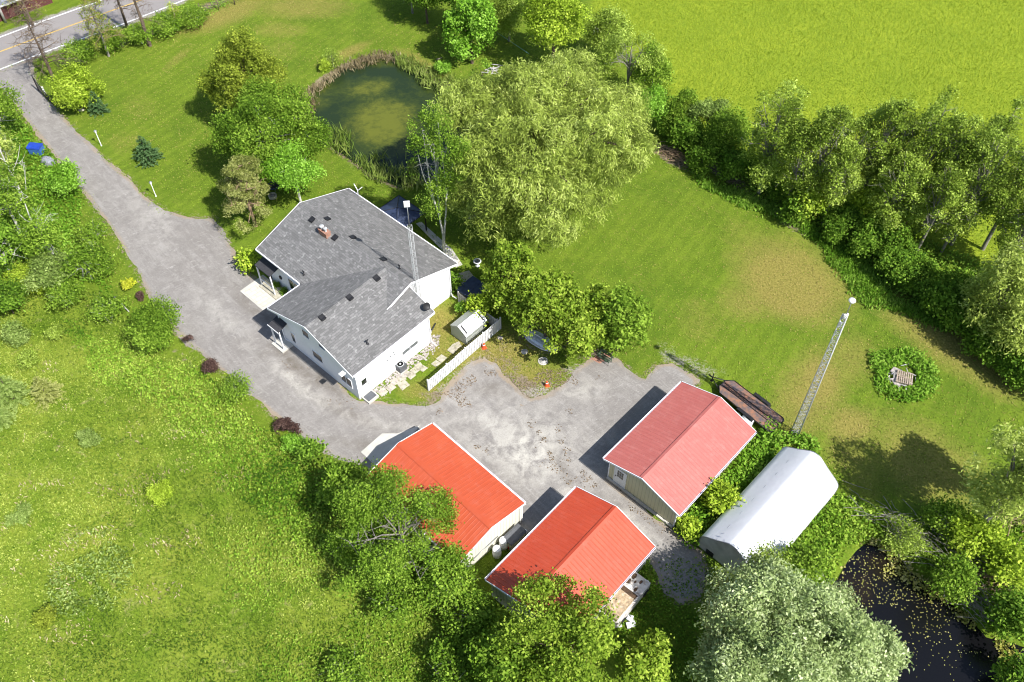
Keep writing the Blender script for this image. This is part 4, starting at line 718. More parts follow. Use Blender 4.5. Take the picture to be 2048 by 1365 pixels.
# greenhouse
gq = P(938, 664); frG = Fr(gq[0], gq[1], frW.a); gh = thing('greenhouse', 'small polycarbonate greenhouse with white panel roof behind the picket fence', 'greenhouse', gq)
f = MB(); Lg, Wg, hw, hg = 1.2, .85, 1.2, 1.75
for u in (-Lg, -.4, .4, Lg):
    f.tube([frG(u, -Wg, 0), frG(u, -Wg, hw), frG(u, 0, hg), frG(u, Wg, hw), frG(u, Wg, 0)], .03, 4)
for v, z in ((-Wg, hw), (Wg, hw), (0, hg), (-Wg, .6), (Wg, .6)): f.tube([frG(-Lg, v, z), frG(Lg, v, z)], .025, 4)
f.build('frame', 'galvanised', gh)
t = NT('polycarbonate'); t.out((.62, .66, .60, 1), .25, 0, .5); t.b.inputs['Transmission Weight'].default_value = .55; M['polycarbonate'] = t.m
w_ = MB(); w_.box(frG, -Lg, Lg, -Wg-.01, -Wg+.01, .05, hw).box(frG, -Lg, Lg, Wg-.01, Wg+.01, .05, hw); w_.extrude(frG, [(-Wg, .05), (Wg, .05), (Wg, hw), (0, hg), (-Wg, hw)], -Lg-.01, -Lg+.01).extrude(frG, [(-Wg, .05), (Wg, .05), (Wg, hw), (0, hg), (-Wg, hw)], Lg-.01, Lg+.01); w_.build('wall_panel', 'polycarbonate', gh)
rp = MB(); rp.slab([frG(-Lg-.05, -Wg-.12, hw-.02), frG(Lg+.05, -Wg-.12, hw-.02), frG(Lg+.05, 0, hg+.06), frG(-Lg-.05, 0, hg+.06)], .04); rp.build('roof_panel', 'white_plastic', gh)
rp = MB(); rp.slab([frG(-Lg-.05, 0, hg+.04), frG(Lg+.05, 0, hg+.04), frG(Lg+.05, Wg+.06, hw+.04), frG(-Lg-.05, Wg+.06, hw+.04)], .03); rp.build('roof_panel', 'polycarbonate', gh)
rp = MB()
for z_ in (0, 1): 
    uu = (-Lg+.15, Lg-.3)[z_]; k_ = (hg-hw)/Wg
    rp.slab([frG(uu, -Wg+.0, hw+.055), frG(uu+.14, -Wg, hw+.055), frG(uu+.14, -.12, hg+.02), frG(uu, -.12, hg+.02)], .02)
rp.build('vent_strip', 'black_plastic', gh)
rp = MB()
for k in range(1, 4): v_ = -Wg-.1+(Wg+.1)*k/4; z_ = hw-.02+(hg-hw+.08)*k/4+.012; rp.tube([frG(-Lg+.4, v_, z_), frG(Lg-.35, v_, z_)], .012, 4)
rp.build('seam', 'grey_metal', gh)
# cones
def cone(px, py, label):
    q = P(px, py); r = thing('traffic_cone', label, 'cone', q, 'orange cones'); MB().lathe(q, [(.17, 0), (.19, .02), (.15, .06), (.14, .3), (.10, .42), (.045, .62), (.0, .62)], 14).build('cone_body', 'orange_plastic', r)
    MB().box(Fr(q[0], q[1], .4), -.2, .2, -.2, .2, 0, .035).build('base', 'orange_plastic', r); MB().lathe(q, [(.118, .36), (.113, .40), (.10, .44), (.0, .44)], 14).build('band', 'white_plastic', r)
cone(968, 696, 'orange cone close to the white picket fence'); cone(1093.5, 772, 'orange cone standing at the edge of the gravel yard')
def lid(px, py, r_, label):
    q = P(px, py); r = thing('septic_lid', label, 'lid', q, 'round concrete lids'); MB().lathe(q, [(r_, 0), (r_, .06), (r_*.78, .065), (r_*.76, .05), (0, .05)], 20).build('lid_ring', 'concrete', r); MB().lathe(q, [(r_*.7, 0), (r_*.7, .075), (0, .08)], 18).build('cover', 'wood_grey', r)
lid(1086, 723, .42, 'larger round concrete lid in the grass beside the cedars'); lid(1049, 704, .27, 'smaller round concrete lid in the brown grass')
# ac unit, satellite dish
q = P(802, 739); f2 = Fr(q[0], q[1], frW.a); r = thing('air_conditioner', 'dark grey air conditioner unit on the stone bed by the white wall', 'air conditioner', q)
MB().box(f2, -.36, .36, -.36, .36, .06, .72).build('casing', 'charcoal_plastic', r); MB().lathe(f2(0, 0, .72), [(.31, 0), (.31, .02), (.26, .025), (.25, .0), (.09, .0), (.09, .03), (0, .03)], 18).build('fan_grille', 'galvanised', r); MB().box(f2, -.45, .45, -.45, .45, 0, .06).build('pad', 'concrete', r)
(p, s_) = roofpt(frW, WW, HE, HR, 853, 613); q = frW(LW-.35, -WW+.5, HE+.1)
r = MB().tube([q, q+[0, 0, .45]], .03); rr = r.build('dish_mast', 'black_metal', roof); dm = MB()
axis = np.array([.55, -.6, .58]); axis /= np.linalg.norm(axis); a_ = np.cross(axis, [0, 0, 1]); a_ /= np.linalg.norm(a_); b_ = np.cross(axis, a_); c_ = q+np.array([0, 0, .5]); rings = []
for r_, h_ in ((.02, 0), (.15, .015), (.28, .07), (.33, .11)): rings.append([c_+axis*h_+a_*r_*math.cos(k*math.pi/8)+b_*r_*math.sin(k*math.pi/8) for k in range(16)])
for R0, R1 in zip(rings, rings[1:]):
    for k in range(16): dm.face([R0[k], R0[(k+1) % 16], R1[(k+1) % 16], R1[k]], sm=True)
dm.build('satellite_dish', 'black_metal', roof)
q = frM(-LM+1.4, WM-.05, HE); MB().tube([q, q+[0, 0, .7], q+[-.25, .2, 1.25]], .045).tube([q+[0, 0, .6], q+[.45, .1, .95]], .035).build('gable_antenna', 'white_plastic', roof)
# lattice towers
def tower(base, h, side, label, cap, taper=.65, mastr=.038):
    r = thing('lattice_tower', label, 'tower', base, 'steel lattice towers'); b = np.asarray(base); leg = lambda k, z: b+np.array([math.cos(2.1*k+.5)*side*.58*(1-(1-taper)*z/h), math.sin(2.1*k+.5)*side*.58*(1-(1-taper)*z/h), z])
    for k in range(3): MB().tube([leg(k, 0), leg(k, h)], mastr).build('leg', 'galvanised', r)
    br = MB(); n = int(h/.42)
    for i in range(n):
        z0, z1 = h*i/n, h*(i+1)/n
        for k in range(3): k2 = (k+1) % 3; br.tube([leg(k, z0), leg(k2, z1)] if i % 2 else [leg(k2, z0), leg(k, z1)], mastr*.55, 3, False); br.tube([leg(k, z1), leg(k2, z1)], mastr*.55, 3, False)
    br.build('bracing', 'galvanised', r); return r, b+np.array([0, 0, h])
tb = P(1590, 872); r, top = tower(tb, 14.2, .72, 'tall steel lattice tower with dish on top standing on the lawn beside the white shelter', None, .5)
MB().tube([top, top+[0, 0, 1.35]], .03).build('mast', 'grey_metal', r); MB().lathe(top+np.array([0, 0, 1.3]), [(.03, 0), (.2, .03), (.24, .12), (.2, .2), (0, .24)], 14).build('dish', 'white_plastic', r)
MB().box(Fr(top[0], top[1], .3), -.16, .16, -.05, .05, -0.3+top[2], top[2]+.1).box(Fr(top[0], top[1], .3), -.2, -.08, -.05, .12, top[2]-1., top[2]-.7).build('antenna_box', 'white_plastic', r)
# house tower: foot of it against the sunny gable wall
fx = LM-OV+.42; o_ = None
best = min(((abs(PX(np.array([*frM(fx, v, 0)[:2], 0.]))[0]-(838+.098*(PX(np.array([*frM(fx, v, 0)[:2], 0.]))[1]-600))), v) for v in np.arange(-3, 5, .02)))[1]
hb = frM(fx, best, 0); hz = min(((abs(PX(hb+np.array([0, 0, z]))[1]-452), z) for z in np.arange(4, 20, .05)))[1]; hz2 = min(((abs(PX(hb+np.array([0, 0, z]))[1]-412), z) for z in np.arange(4, 24, .05)))[1]
r, top = tower(hb, hz, .42, 'slim lattice antenna tower rising against the white gable end of the house', None, .8, .02)
MB().tube([top, top+[0, 0, hz2-hz]], .035).build('mast', 'grey_metal', r); MB().box(Fr(top[0], top[1], .1), -.22, .22, -.06, .06, hz2-.1, hz2+.42).build('antenna_panel', 'white_plastic', r)
# lamp posts
def lamp(px, py, h, label):
    q = P(px, py); r = thing('lamp_post', label, 'lamp post', q, 'white garden lamp posts'); MB().lathe(q, [(.07, 0), (.07, .06), (.026, .08), (.024, h-.35), (0, h-.35)], 10).build('post', 'trim_white', r)
    MB().lathe(q+np.array([0, 0, h-.35]), [(.03, 0), (.08, .06), (.10, .26), (0, .28)], 10).build('lantern', 'white_plastic', r); MB().lathe(q+np.array([0, 0, h-.07]), [(.16, 0), (.05, .12), (0, .14)], 10).build('lantern_cap', 'grey_metal', r)
lamp(203, 292, 1.9, 'white garden lamp post on lawn nearer the road'); lamp(312, 393, 1.8, 'white garden lamp post near the driveway bend closer to the house')
# trailer
c0, c1 = P(1444, 778), P(1550, 860); cc = (c0+c1)/2; ang = math.atan2(c1[1]-c0[1], c1[0]-c0[0]); ft = Fr(cc[0], cc[1], ang); LT, WT, zt = 2.75, .9, .62
tr = thing('flatbed_trailer', 'rusty brown flatbed car trailer parked behind the pink roofed barn', 'trailer', cc)
ol = [(-LT, -WT*.45), (-LT+.5, -WT), (.0, -WT), (LT-.2, -WT), (LT, -WT*.8), (LT, WT*.8), (LT-.2, WT), (-LT+.5, WT), (-LT, WT*.45)]
MB().slab([ft(u, v, zt) for u, v in ol], .08).build('deck', 'rust_deck', tr)
rl = MB()
for v in (-.16, .16): rl.box(ft, -LT+.1, LT-.02, v-.025, v+.025, zt+.002, zt+.05)
for k in range(22): u = -LT+.3+k*.24; rl.tube([ft(u, -.15, zt+.03), ft(u+.12, .15, zt+.03), ft(u+.24, -.15, zt+.03)], .015, 3)
rl.build('centre_track', 'black_metal', tr)
rl = MB()
for (a, b), (c, d) in zip(ol, ol[1:]+ol[:1]): rl.tube([ft(a, b, zt+.01), ft(c, d, zt+.01)], .045, 5)
rl.build('edge_rail', 'black_metal', tr)
MB().tube([ft(-LT+.2, -.6, .5), ft(-LT-1.05, 0, .45), ft(-LT+.2, .6, .5)], .05).tube([ft(-LT-1.05, 0, .45), ft(-LT-1.35, 0, .45)], .06).build('drawbar', 'black_metal', tr); MB().tube([ft(-LT-.95, 0, .02), ft(-LT-.95, 0, .95)], .04).box(ft, -LT-1.05, -LT-.85, -.1, .1, 0, .03).build('jack', 'black_metal', tr)
for sv in (1, -1):
    MB().extrude(Fr(*ft(.35, 0, 0)[:2], ang+math.pi/2), [(-.85, .45), (-.82, .45), (-.7, .72), (.7, .72), (.82, .45), (.85, .45), (.72, .77), (-.72, .77)][::1], sv*WT-(.0 if sv > 0 else .27), sv*WT+(.27 if sv > 0 else 0)).build('fender', 'black_metal', tr)
    for du in (-.38, .38):
        p0, p1 = ft(.35+du, sv*(WT+.04), .33), ft(.35+du, sv*(WT+.24), .33); wh = MB().tube([p0, p1], .33, 16).build('wheel', 'rubber', tr); MB().tube([p0+(p1-p0)*1.0, p0+(p1-p0)*1.08], .17, 12).build('rim', 'wood_grey', wh)
q = P(1494, 845); tag(MB().tube([q+[-.35, .3, .3], q+[.35, -.3, .3]], .3, 14).build('white_tank', 'white_plastic', None, q), 'white rounded tank lying between barn corner and trailer wheels', 'tank')
# stuff between the barns
for px, py, lab in ((994, 1111, 'white plastic barrel standing lower left in the pair'), (1007, 1094, 'white plastic barrel standing next to the grey lidded box')):
    q = P(px, py); r = thing('plastic_barrel', lab, 'barrel', q, 'white barrels'); MB().lathe(q, [(.28, 0), (.31, .05), (.31, .4), (.325, .43), (.31, .46), (.31, .95), (.28, 1.05), (.22, 1.07), (0, 1.07)], 18).build('drum', 'white_plastic', r); MB().lathe(q+np.array([0, 0, 1.07]), [(.15, 0), (.15, .04), (0, .045)], 14).build('lid', 'gutter_white', r)
q = P(1029, 1083); f2 = Fr(q[0], q[1], frA.a+math.pi/2); r = thing('storage_box', 'beige storage box with dark grey lid between the red barns', 'storage box', q); MB().box(f2, -.72, .72, -.42, .42, 0, .95).build('box_body', 'beige_plastic', r)
MB().extrude(f2, [(-.47, .95), (.47, .95), (.47, 1.02), (.3, 1.1), (-.3, 1.1), (-.47, 1.02)], -.77, .77).build('lid', 'charcoal_plastic', r)
q = P(1050, 1067); tag(MB().lathe(q, [(.14, .0), (.16, .08), (.16, .32), (.1, .42), (.05, .43), (.05, .5), (0, .5)], 12).build('gas_cylinder', 'gutter_white', None, q), 'small whitish gas cylinder beside the grey lidded storage box', 'gas cylinder')
q = P(1019, 1096); tag(MB().box(Fr(q[0], q[1], .5), -.14, .14, -.1, .1, 0, .34).tube([q+[-.08, 0, .34], q+[-.06, 0, .42], q+[.08, 0, .42], q+[.1, 0, .34]], .02).tube([q+[.12, .02, .3], q+[.2, .06, .44]], .025).build('fuel_can', 'red_plastic', None, q), 'red fuel can on the ground beside the white barrels', 'fuel can')
# abandoned truck
c0, c1 = P(1220, 1234), P(1272, 1172); cc = (c0+c1)/2; cc[2] = 0; fv = Fr(cc[0], cc[1], math.atan2(c1[1]-c0[1], c1[0]-c0[0])); vn = thing('abandoned_truck', 'derelict white truck with mossy brown roof rusting beside the bottom red barn', 'truck', cc)
bd = MB(); Lv, Wv = 1.95, .88
bd.extrude(Fr(*cc[:2], fv.a-math.pi/2), [(-Lv, .35), (Lv, .35), (Lv, .85), (Lv-.1, .97), (.45, 1.12), (.05, 1.12), (-Lv, 1.12)][::1], -Wv, Wv) if False else None
def hull(mb, secs):     # secs: list of (u, half width, z0, z1)
    for (u0, w0, a0, b0), (u1, w1, a1, b1) in zip(secs, secs[1:]):
        mb.face([fv(u0, -w0, b0), fv(u1, -w1, b1), fv(u1, w1, b1), fv(u0, w0, b0)]); mb.face([fv(u0, -w0, a0), fv(u1, -w1, a1), fv(u1, -w1, b1), fv(u0, -w0, b0)]); mb.face([fv(u1, w1, a1), fv(u0, w0, a0), fv(u0, w0, b0), fv(u1, w1, b1)])
    for (u, w_, a, b), fl in ((secs[0], 1), (secs[-1], -1)): f_ = [fv(u, -w_, a), fv(u, -w_, b), fv(u, w_, b), fv(u, w_, a)]; mb.face(f_[::fl])
hull(bd, [(-Lv, .84, .35, 1.05), (-Lv+.1, Wv, .3, 1.1), (.4, Wv, .3, 1.12), (1.6, .86, .3, 1.02), (Lv-.05, .80, .35, .88), (Lv, .74, .4, .7)]); bd.build('body', 'rusty_white', vn)
cbm = MB(); hull(cbm, [(-Lv+.05, .72, 1.1, 1.45), (-Lv+.25, .72, 1.1, 1.72), (-.15, .74, 1.1, 1.74), (.1, .70, 1.1, 1.55)]); cbm.build('cab_roof', 'moss_roof', vn)
ws = MB(); hull(ws, [(-.12, .72, 1.12, 1.73), (.1, .73, 1.12, 1.56), (.45, .76, 1.12, 1.18)]); ws.build('windscreen', 'mud_glass', vn)
hl = MB()
for u, v, r_ in ((.75, -.35, .16), (.95, .38, .2), (1.45, -.3, .14), (1.5, .3, .22), (1.2, .0, .1)):
    zt_ = 1.12-(u-.4)*.083; hl.slab([fv(u+r_*1.2*math.cos(k*.9+.3), v+r_*math.sin(k*.9+.3)*.7, zt_-(r_*1.2*math.cos(k*.9+.3))*.083+.02) for k in range(7)], .03)
hl.build('bonnet_hole', 'mud_glass', vn)
for u in (-1.3, 1.3):
    for sv in (1, -1): MB().tube([fv(u, sv*(Wv-.15), .33), fv(u, sv*(Wv+.03), .33)], .33, 14).build('wheel', 'rubber', vn)
for sv in (1, -1): MB().tube([fv(Lv-.02, sv*.55, .68), fv(Lv+.03, sv*.55, .68)], .1, 10).build('headlight', 'white_plastic', vn)
q = P(1246, 1244); db = MB()
for k in range(9):
    p = q+np.array([random.uniform(-.7, .7), random.uniform(-.35, .35), 0]); db.box(Fr(p[0], p[1], random.uniform(0, 3)), -.2, .2, -.13, .13, 0, random.uniform(.1, .35))
tag(db.build('scrap_pile', 'white_paint', None, q), 'scattered white scrap pieces at the lower end of the old truck', 'scrap')
# boat under the cedars
a, b = P(1052, 666), P(1108, 700); cc = (a+b)/2; fb = Fr(cc[0], cc[1], math.atan2(b[1]-a[1], b[0]-a[0])); bt = thing('upturned_boat', 'silver blue upturned boat lying under the cedars', 'boat', cc); mb = MB(); secs = []
for t_ in np.linspace(-1, 1, 13):
    w_ = .62*max(0, 1-abs(t_)**3.2)+.03; h_ = .5*(1-.35*t_*t_); secs.append([fb(t_*1.7, w_*math.cos(k*math.pi/8), .05+h_*math.sin(k*math.pi/8)**.8*(.4+.6*w_/.65)) for k in range(9)])
for s0, s1 in zip(secs, secs[1:]):
    for k in range(8): mb.face([s0[k], s1[k], s1[k+1], s0[k+1]], sm=True)
mb.face(secs[0]); mb.face(secs[-1][::-1]); mb.build('hull', 'silver_hull', bt); MB().tube([s_[4]+np.array([0, 0, .02]) for s_ in secs], .03, 5).build('keel', 'gutter_white', bt); MB().tube([s_[0] for s_ in secs], .035, 5).tube([s_[8] for s_ in secs], .035, 5).build('gunwale', 'gutter_white', bt)
# bench frames by the cedar end
q = P(1208, 722); fb = Fr(q[0], q[1], -.7); bn = thing('garden_bench', 'dark green metal bench at the end of the cedar row', 'bench', q); mb = MB()
for v in (-.18, 0, .18): mb.box(fb, -.6, .6, v-.05, v+.05, .42, .46)
mb.build('seat', 'green_metal', bn); mb = MB()
for z in (.6, .75, .88): mb.box(fb, -.6, .6, .24, .28, z, z+.07)
mb.build('backrest', 'green_metal', bn)
for u in (-.55, .55): MB().tube([fb(u, -.2, 0), fb(u, -.2, .6), fb(u, .26, .62)], .025).tube([fb(u, .24, 0), fb(u, .26, .95)], .025).build('leg', 'green_metal', bn)
tag(slabpoly('rust_mat', [(1180, 718), (1205, 706), (1225, 712), (1200, 728)], .015, 'chimney_brick'), 'small reddish brick pad below the green bench', 'pad')
# picnic table, fire bowl, trampoline, patio set
def table(px, py, a, label, L_=1.3, W_=.5, h=.7, mat='wood_old'):
    q = P(px, py); f2 = Fr(q[0], q[1], a); r = thing('picnic_table', label, 'table', q); mb = MB()
    for k in range(5): v = -W_+(2*W_)*k/5; mb.box(f2, -L_/2, L_/2, v+.01, v+2*W_/5-.01, h-.04, h)
    mb.build('tabletop', mat, r)
    for s_ in (1, -1):
        MB().tube([f2(s_*L_*.38, -W_*.9, 0), f2(s_*L_*.38, -W_*.3, h-.04)], .04).build('leg', mat, r); MB().tube([f2(s_*L_*.38, W_*.9, 0), f2(s_*L_*.38, W_*.3, h-.04)], .04).build('leg', mat, r)
    return r
table(949, 440, .45, 'small wooden table alone in the deep shade under the willow', 1.25, .35, .6)
q = P(549, 376); r = thing('trampoline', 'small round dark blue trampoline under the trees above the house', 'trampoline', q); MB().lathe(q+np.array([0, 0, .3]), [(.0, .0), (.5, .0), (.5, .01), (0, .01)], 20).build('mat', 'black_plastic', r)
mb = MB(); mb.tube([q+np.array([.58*math.cos(k*.3142), .58*math.sin(k*.3142), .32]) for k in range(21)], .07, 6); mb.build('rim_pad', 'navy_vinyl', r); mb = MB()
for k in range(5): mb.tube([q+np.array([.55*math.cos(k*1.256), .55*math.sin(k*1.256), 0]), q+np.array([.55*math.cos(k*1.256), .55*math.sin(k*1.256), .3])], .025)
mb.build('leg', 'grey_metal', r)
q = P(546, 395); r = thing('fire_bowl', 'round pale stone fire bowl on grass above the house', 'fire bowl', q); MB().lathe(q, [(.38, 0), (.40, .3), (.3, .3), (.28, .12), (0, .12)], 18).build('ring', 'stone_slab', r); MB().lathe(q, [(.27, .0), (.27, .2), (0, .24)], 12).build('ash', 'stone_white', r)
q = P(955, 532); r = thing('round_table', 'small round white rimmed table in the shade behind the house', 'table', q); MB().lathe(q, [(.2, 0), (.03, .05), (.03, .55), (.35, .57), (.37, .6), (0, .6)], 16).build('tabletop', 'white_plastic', r); MB().lathe(q, [(.26, .59), (.26, .62), (0, .62)], 16).build('glass', 'dark_glass', r)
q = P(948, 592); f2 = Fr(q[0], q[1], frM.a); r = thing('hot_tub', 'hot tub with dark blue vinyl cover behind the grey board fence', 'hot tub', q); MB().box(f2, -1.05, 1.05, -1.0, 1.0, 0, .82).build('cabinet', 'charcoal_plastic', r); MB().box(f2, -1.1, -.01, -1.05, 1.05, .82, .93).box(f2, .01, 1.1, -1.05, 1.05, .82, .93).build('cover', 'navy_vinyl', r)
# gazebo behind the house
gz = thing('gazebo', 'dark blue square garden gazebo behind the grey roofed house', 'gazebo', P(798, 470)); gp = [P(a, b, 2.2) for a, b in ((757, 419), (832, 440), (815, 470), (745, 446))]
cg = P(796, 428, 2.2); fgz = Fr(cg[0], cg[1], frM.a, 0); gw, gd_ = 1.75, 1.75
gz.location = tuple(fgz(0, 0, 0)); mb = MB(); cs = [(-gw, -gd_), (gw, -gd_), (gw, gd_), (-gw, gd_)]
for (a, b), (c, d) in zip(cs, cs[1:]+cs[:1]): mb.slab([fgz(a, b, 2.2), fgz(c, d, 2.2), fgz(0, 0, 2.95)], .04)
mb.build('canopy', 'navy_vinyl', gz); mb = MB()
for a, b in cs: mb.tube([fgz(a, b, 2.22), fgz(0, 0, 2.97)], .03, 4)
mb.tube([fgz(a, b, 2.21) for a, b in cs+cs[:1]], .04, 4); mb.build('canopy_rib', 'black_metal', gz)
for a, b in cs: MB().box(fgz, a*.97-.05, a*.97+.05, b*.97-.05, b*.97+.05, 0, 2.2).build('post', 'black_metal', gz)
for px, py in ((805, 436),): pass
# blue bin and tarp left of the drive
q = P(76, 306); f2 = Fr(q[0], q[1], -.15); r = thing('blue_tank_box', 'blue box with shiny lid half hidden by trees beside the driveway', 'box', q); MB().box(f2, -.62, .62, -.42, .42, .05, .8).build('box_body', 'blue_tarp', r); MB().extrude(Fr(q[0], q[1], -.15), [(-.47, .8), (.47, .8), (.42, .93), (.0, .98), (-.42, .93)], -.66, .66).build('lid', 'blue_plastic', r)
def lump(name, label, cat, px, py, rx, ry, h, mat, ang=0., seed=1):
    q = P(px, py); mb = MB(); n = 16; rows = []
    for j in range(6):
        t_ = j/5; rows.append([(q[0]+(rx*math.cos(a)*math.cos(ang)-ry*math.sin(a)*math.sin(ang))*math.cos(t_*1.5)*(1+.18*float(noise3(np.array([math.cos(a)*2, math.sin(a)*2, seed+t_*2]), 1.5))), q[1]+(rx*math.cos(a)*math.sin(ang)+ry*math.sin(a)*math.cos(ang))*math.cos(t_*1.5)*(1+.18*float(noise3(np.array([math.cos(a)*2, math.sin(a)*2, seed]), 1.5))), h*math.sin(t_*1.57)*(1+.2*float(noise3(np.array([math.cos(a)*3, math.sin(a)*3, seed+t_]), 1.5)))) for a in np.linspace(0, 2*math.pi, n, endpoint=False)])
    for r0, r1 in zip(rows, rows[1:]):
        for k in range(n): mb.face([r0[k], r0[(k+1) % n], r1[(k+1) % n], r1[k]])
    mb.face(rows[-1]); return tag(mb.build(name, mat, None, q), label, cat)
lump('tarpaulin', 'crumpled pale grey tarpaulin beside the blue box', 'tarpaulin', 96, 325, .8, .55, .6, 'grey_tarp', -.4, 3)
# wood pile
q = P(1806, 762); r = thing('wood_pile', 'weathered pallet and broken timber heaped in the weed ring', 'wood pile', q); f2 = Fr(q[0], q[1], -.35)
mb = MB()
for k in range(8): mb.box(f2, -.6+k*.16, -.5+k*.16, -.62, .62, .42, .45)
for v in (-.58, 0, .54): mb.box(f2, -.62, .62, v, v+.06, .3, .42)
mb.build('pallet', 'wood_old', r); mb = MB()
for k in range(26):
    c_ = q+np.array([random.gauss(-.1, .55), random.gauss(0, .55), random.uniform(.05, .4)]); a = random.uniform(0, 3.14); l_ = random.uniform(.3, .9); d_ = np.array([math.cos(a)*l_, math.sin(a)*l_, random.uniform(-.15, .15)]); mb.tube([c_-d_/2, c_+d_/2], random.uniform(.02, .06), 5)
mb.build('timber', 'wood_grey', r); MB().slab([f2(-.95, -.3, .2), f2(-.6, -.9, .25), f2(-.2, -.75, .3), f2(-.6, 0, .3)], .1).slab([f2(-1.1, .5, .2), f2(-.6, .2, .2), f2(-.4, .8, .35), f2(-.9, .95, .3)], .1).build('slab', 'stone_white', r)
# brush pile
def twigs(name, label, cat, px, py, n, sx, sy, ang, mat, h=.6, lmin=.8, lmax=2.2, r_=.025):
    q = P(px, py); mb = MB(); fr = Fr(q[0], q[1], ang)
    for k in range(n):
        c_ = fr(random.gauss(0, sx), random.gauss(0, sy), random.uniform(.05, h)); a = ang+random.gauss(0, .6); l_ = random.uniform(lmin, lmax); d_ = np.array([math.cos(a)*l_, math.sin(a)*l_, random.uniform(-.3, .4)])
        m_ = c_+np.array([random.gauss(0, .1), random.gauss(0, .1), .05]); mb.tube([c_-d_/2, m_, c_+d_/2], [r_*random.uniform(.6, 1.4), r_, r_*.3], 4, False)
    return tag(mb.build(name, mat, None, q), label, cat)
twigs('brush_pile', 'heap of bare brown branches where the hedgerow meets the willow', 'branches', 1348, 314, 90, .9, .5, -.7, 'bark_tan')
twigs('brush_pile', 'grey fallen branches tangled above the dark pond', 'branches', 1830, 1075, 120, 2.2, .9, -.6, 'bark_grey', 1.0)
twigs('brush_pile', 'pale dead branches drooping over the duckweed near the right pond bank', 'branches', 1955, 1215, 50, .8, .6, -.9, 'bark_grey', .8)
twigs('brush_pile', 'brown brush heap at the right picture edge above the dark pond', 'branches', 2035, 1040, 60, .8, .6, .5, 'bark_tan', .8)
twigs('brush_pile', 'low tangle of brown sticks among the weeds right of the dark pond', 'branches', 1985, 1165, 60, .7, .6, -.3, 'bark_tan', .7)
tag(MB().tube([P(228, 594, .12), P(243, 608, .1), P(258, 624, .12)], [.05, .06, .04], 6).build('split_rail', 'wood_grey', None, P(243, 608)), 'old split rail lying at the meadow edge by the yellow bush', 'log')
twigs('fallen_log', 'short pale log lying on grass above the far right pond rim', 'log', 878, 118, 1, .1, .1, -.4, 'wood_old', .2, .8, .9, .08)
twigs('lumber_stack', 'stack of weathered boards on grass above the willow', 'lumber', 988, 143, 14, .3, .35, -.6, 'wood_grey', .3, 1.2, 1.6, .06)
q = P(163, 222); lump('garden_rock', 'pale tan boulder on the lawn below the bushy green tree', 'rock', 163, 221, .32, .22, .2, 'stone_slab')
lump('garden_rock', 'flat pale rock in the grass near the white fence corner', 'rock', 1000, 676, .25, .2, .1, 'stone_white')
# gate by the road
a, b = P(78, 182), P(104, 208); L = np.linalg.norm(b-a); fg = Fr(a[0], a[1], math.atan2(b[1]-a[1], b[0]-a[0])); r = thing('metal_gate', 'black metal gate leaf standing open beside the driveway entrance', 'gate', a); mb = MB(); n = 14; top = lambda t_: 1.7-.9*math.sin(t_*math.pi/2)**1.3
for k in range(n+1): t_ = k/n; mb.tube([fg(t_*L, 0, .1), fg(t_*L, 0, top(t_))], .018, 4)
mb.tube([fg(k/10*L, 0, top(k/10)) for k in range(11)], .03, 5); mb.tube([fg(0, 0, .15), fg(L, 0, .15)], .03, 5).tube([fg(0, 0, .6), fg(L, 0, .6)], .02, 5); mb.build('gate_bars', 'black_metal', r)
for u in (0, L): MB().tube([fg(u, 0, 0), fg(u, 0, 1.9 if u == 0 else .95)], .06, 8).build('gate_post', 'black_metal', r)
q = P(95, 197); r = thing('sign_post', 'thin post with small white number plates beside the gate', 'sign post', q); MB().tube([q, q+[0, 0, 1.5]], .03).build('post', 'grey_metal', r); mb = MB()
for k in range(4): mb.box(Fr(q[0], q[1], .1), -.09, .09, -.05, -.03, .5+k*.27, .68+k*.27)
mb.build('number_plate', 'white_plastic', r)
# wire fence along the road
r = thing('wire_fence', 'low wire fence with dark posts along the top of the lawn', 'fence', P(372, 38)); pts = [(372, 38), (402, 26), (438, 20), (470, 10), (505, 0), (540, -10)]
for a, b in pts: q = P(a, b); MB().tube([q, q+[0, 0, 1.2]], .06, 6).build('post', 'bark_brown', r)
mb = MB()
for z in (.4, .75, 1.1): mb.tube([P(a, b)+[0, 0, z] for a, b in pts], .012, 3)
mb.build('wire', 'black_metal', r)
tag(MB().tube([P(992, 64, 1.5), P(1025, 86, 1.35), P(1058, 108, 1.6)], .02, 4).build('clothes_line', 'cable', None, P(992, 64)), 'thin pale line strung between the trees above the willow', 'line')
# house across the road
nb = thing('brick_house', 'maroon brick house across the road cut off by the top left corner', 'house', P(20, 0)); a, b = P(-60, 66), P(106, 6); L = np.linalg.norm(b-a); fn = Fr(b[0], b[1], math.atan2(a[1]-b[1], a[0]-b[0])); mb = MB()
mb.box(fn, 0, L+6, -7, 0, 0, 2.0); mb.build('wall', 'maroon_brick', nb); mb = MB(); mb.slab([fn(-.4, .4, 1.95), fn(L+6.4, .4, 1.95), fn(L+6.4, -3.5, 3.3), fn(-.4, -3.5, 3.3)][::-1], .1, [(0, 0), (14, 0), (14, 4), (0, 4)]); mb.slab([fn(-.4, -7.4, 1.95), fn(L+6.4, -7.4, 1.95), fn(L+6.4, -3.5, 3.3), fn(-.4, -3.5, 3.3)], .1, [(0, 0), (14, 0), (14, 4), (0, 4)]); mb.build('roof', 'grey_tarp', nb)
MB().box(fn, -.42, L+6.42, .4, .46, 1.78, 1.97).build('fascia', 'trim_white', nb)
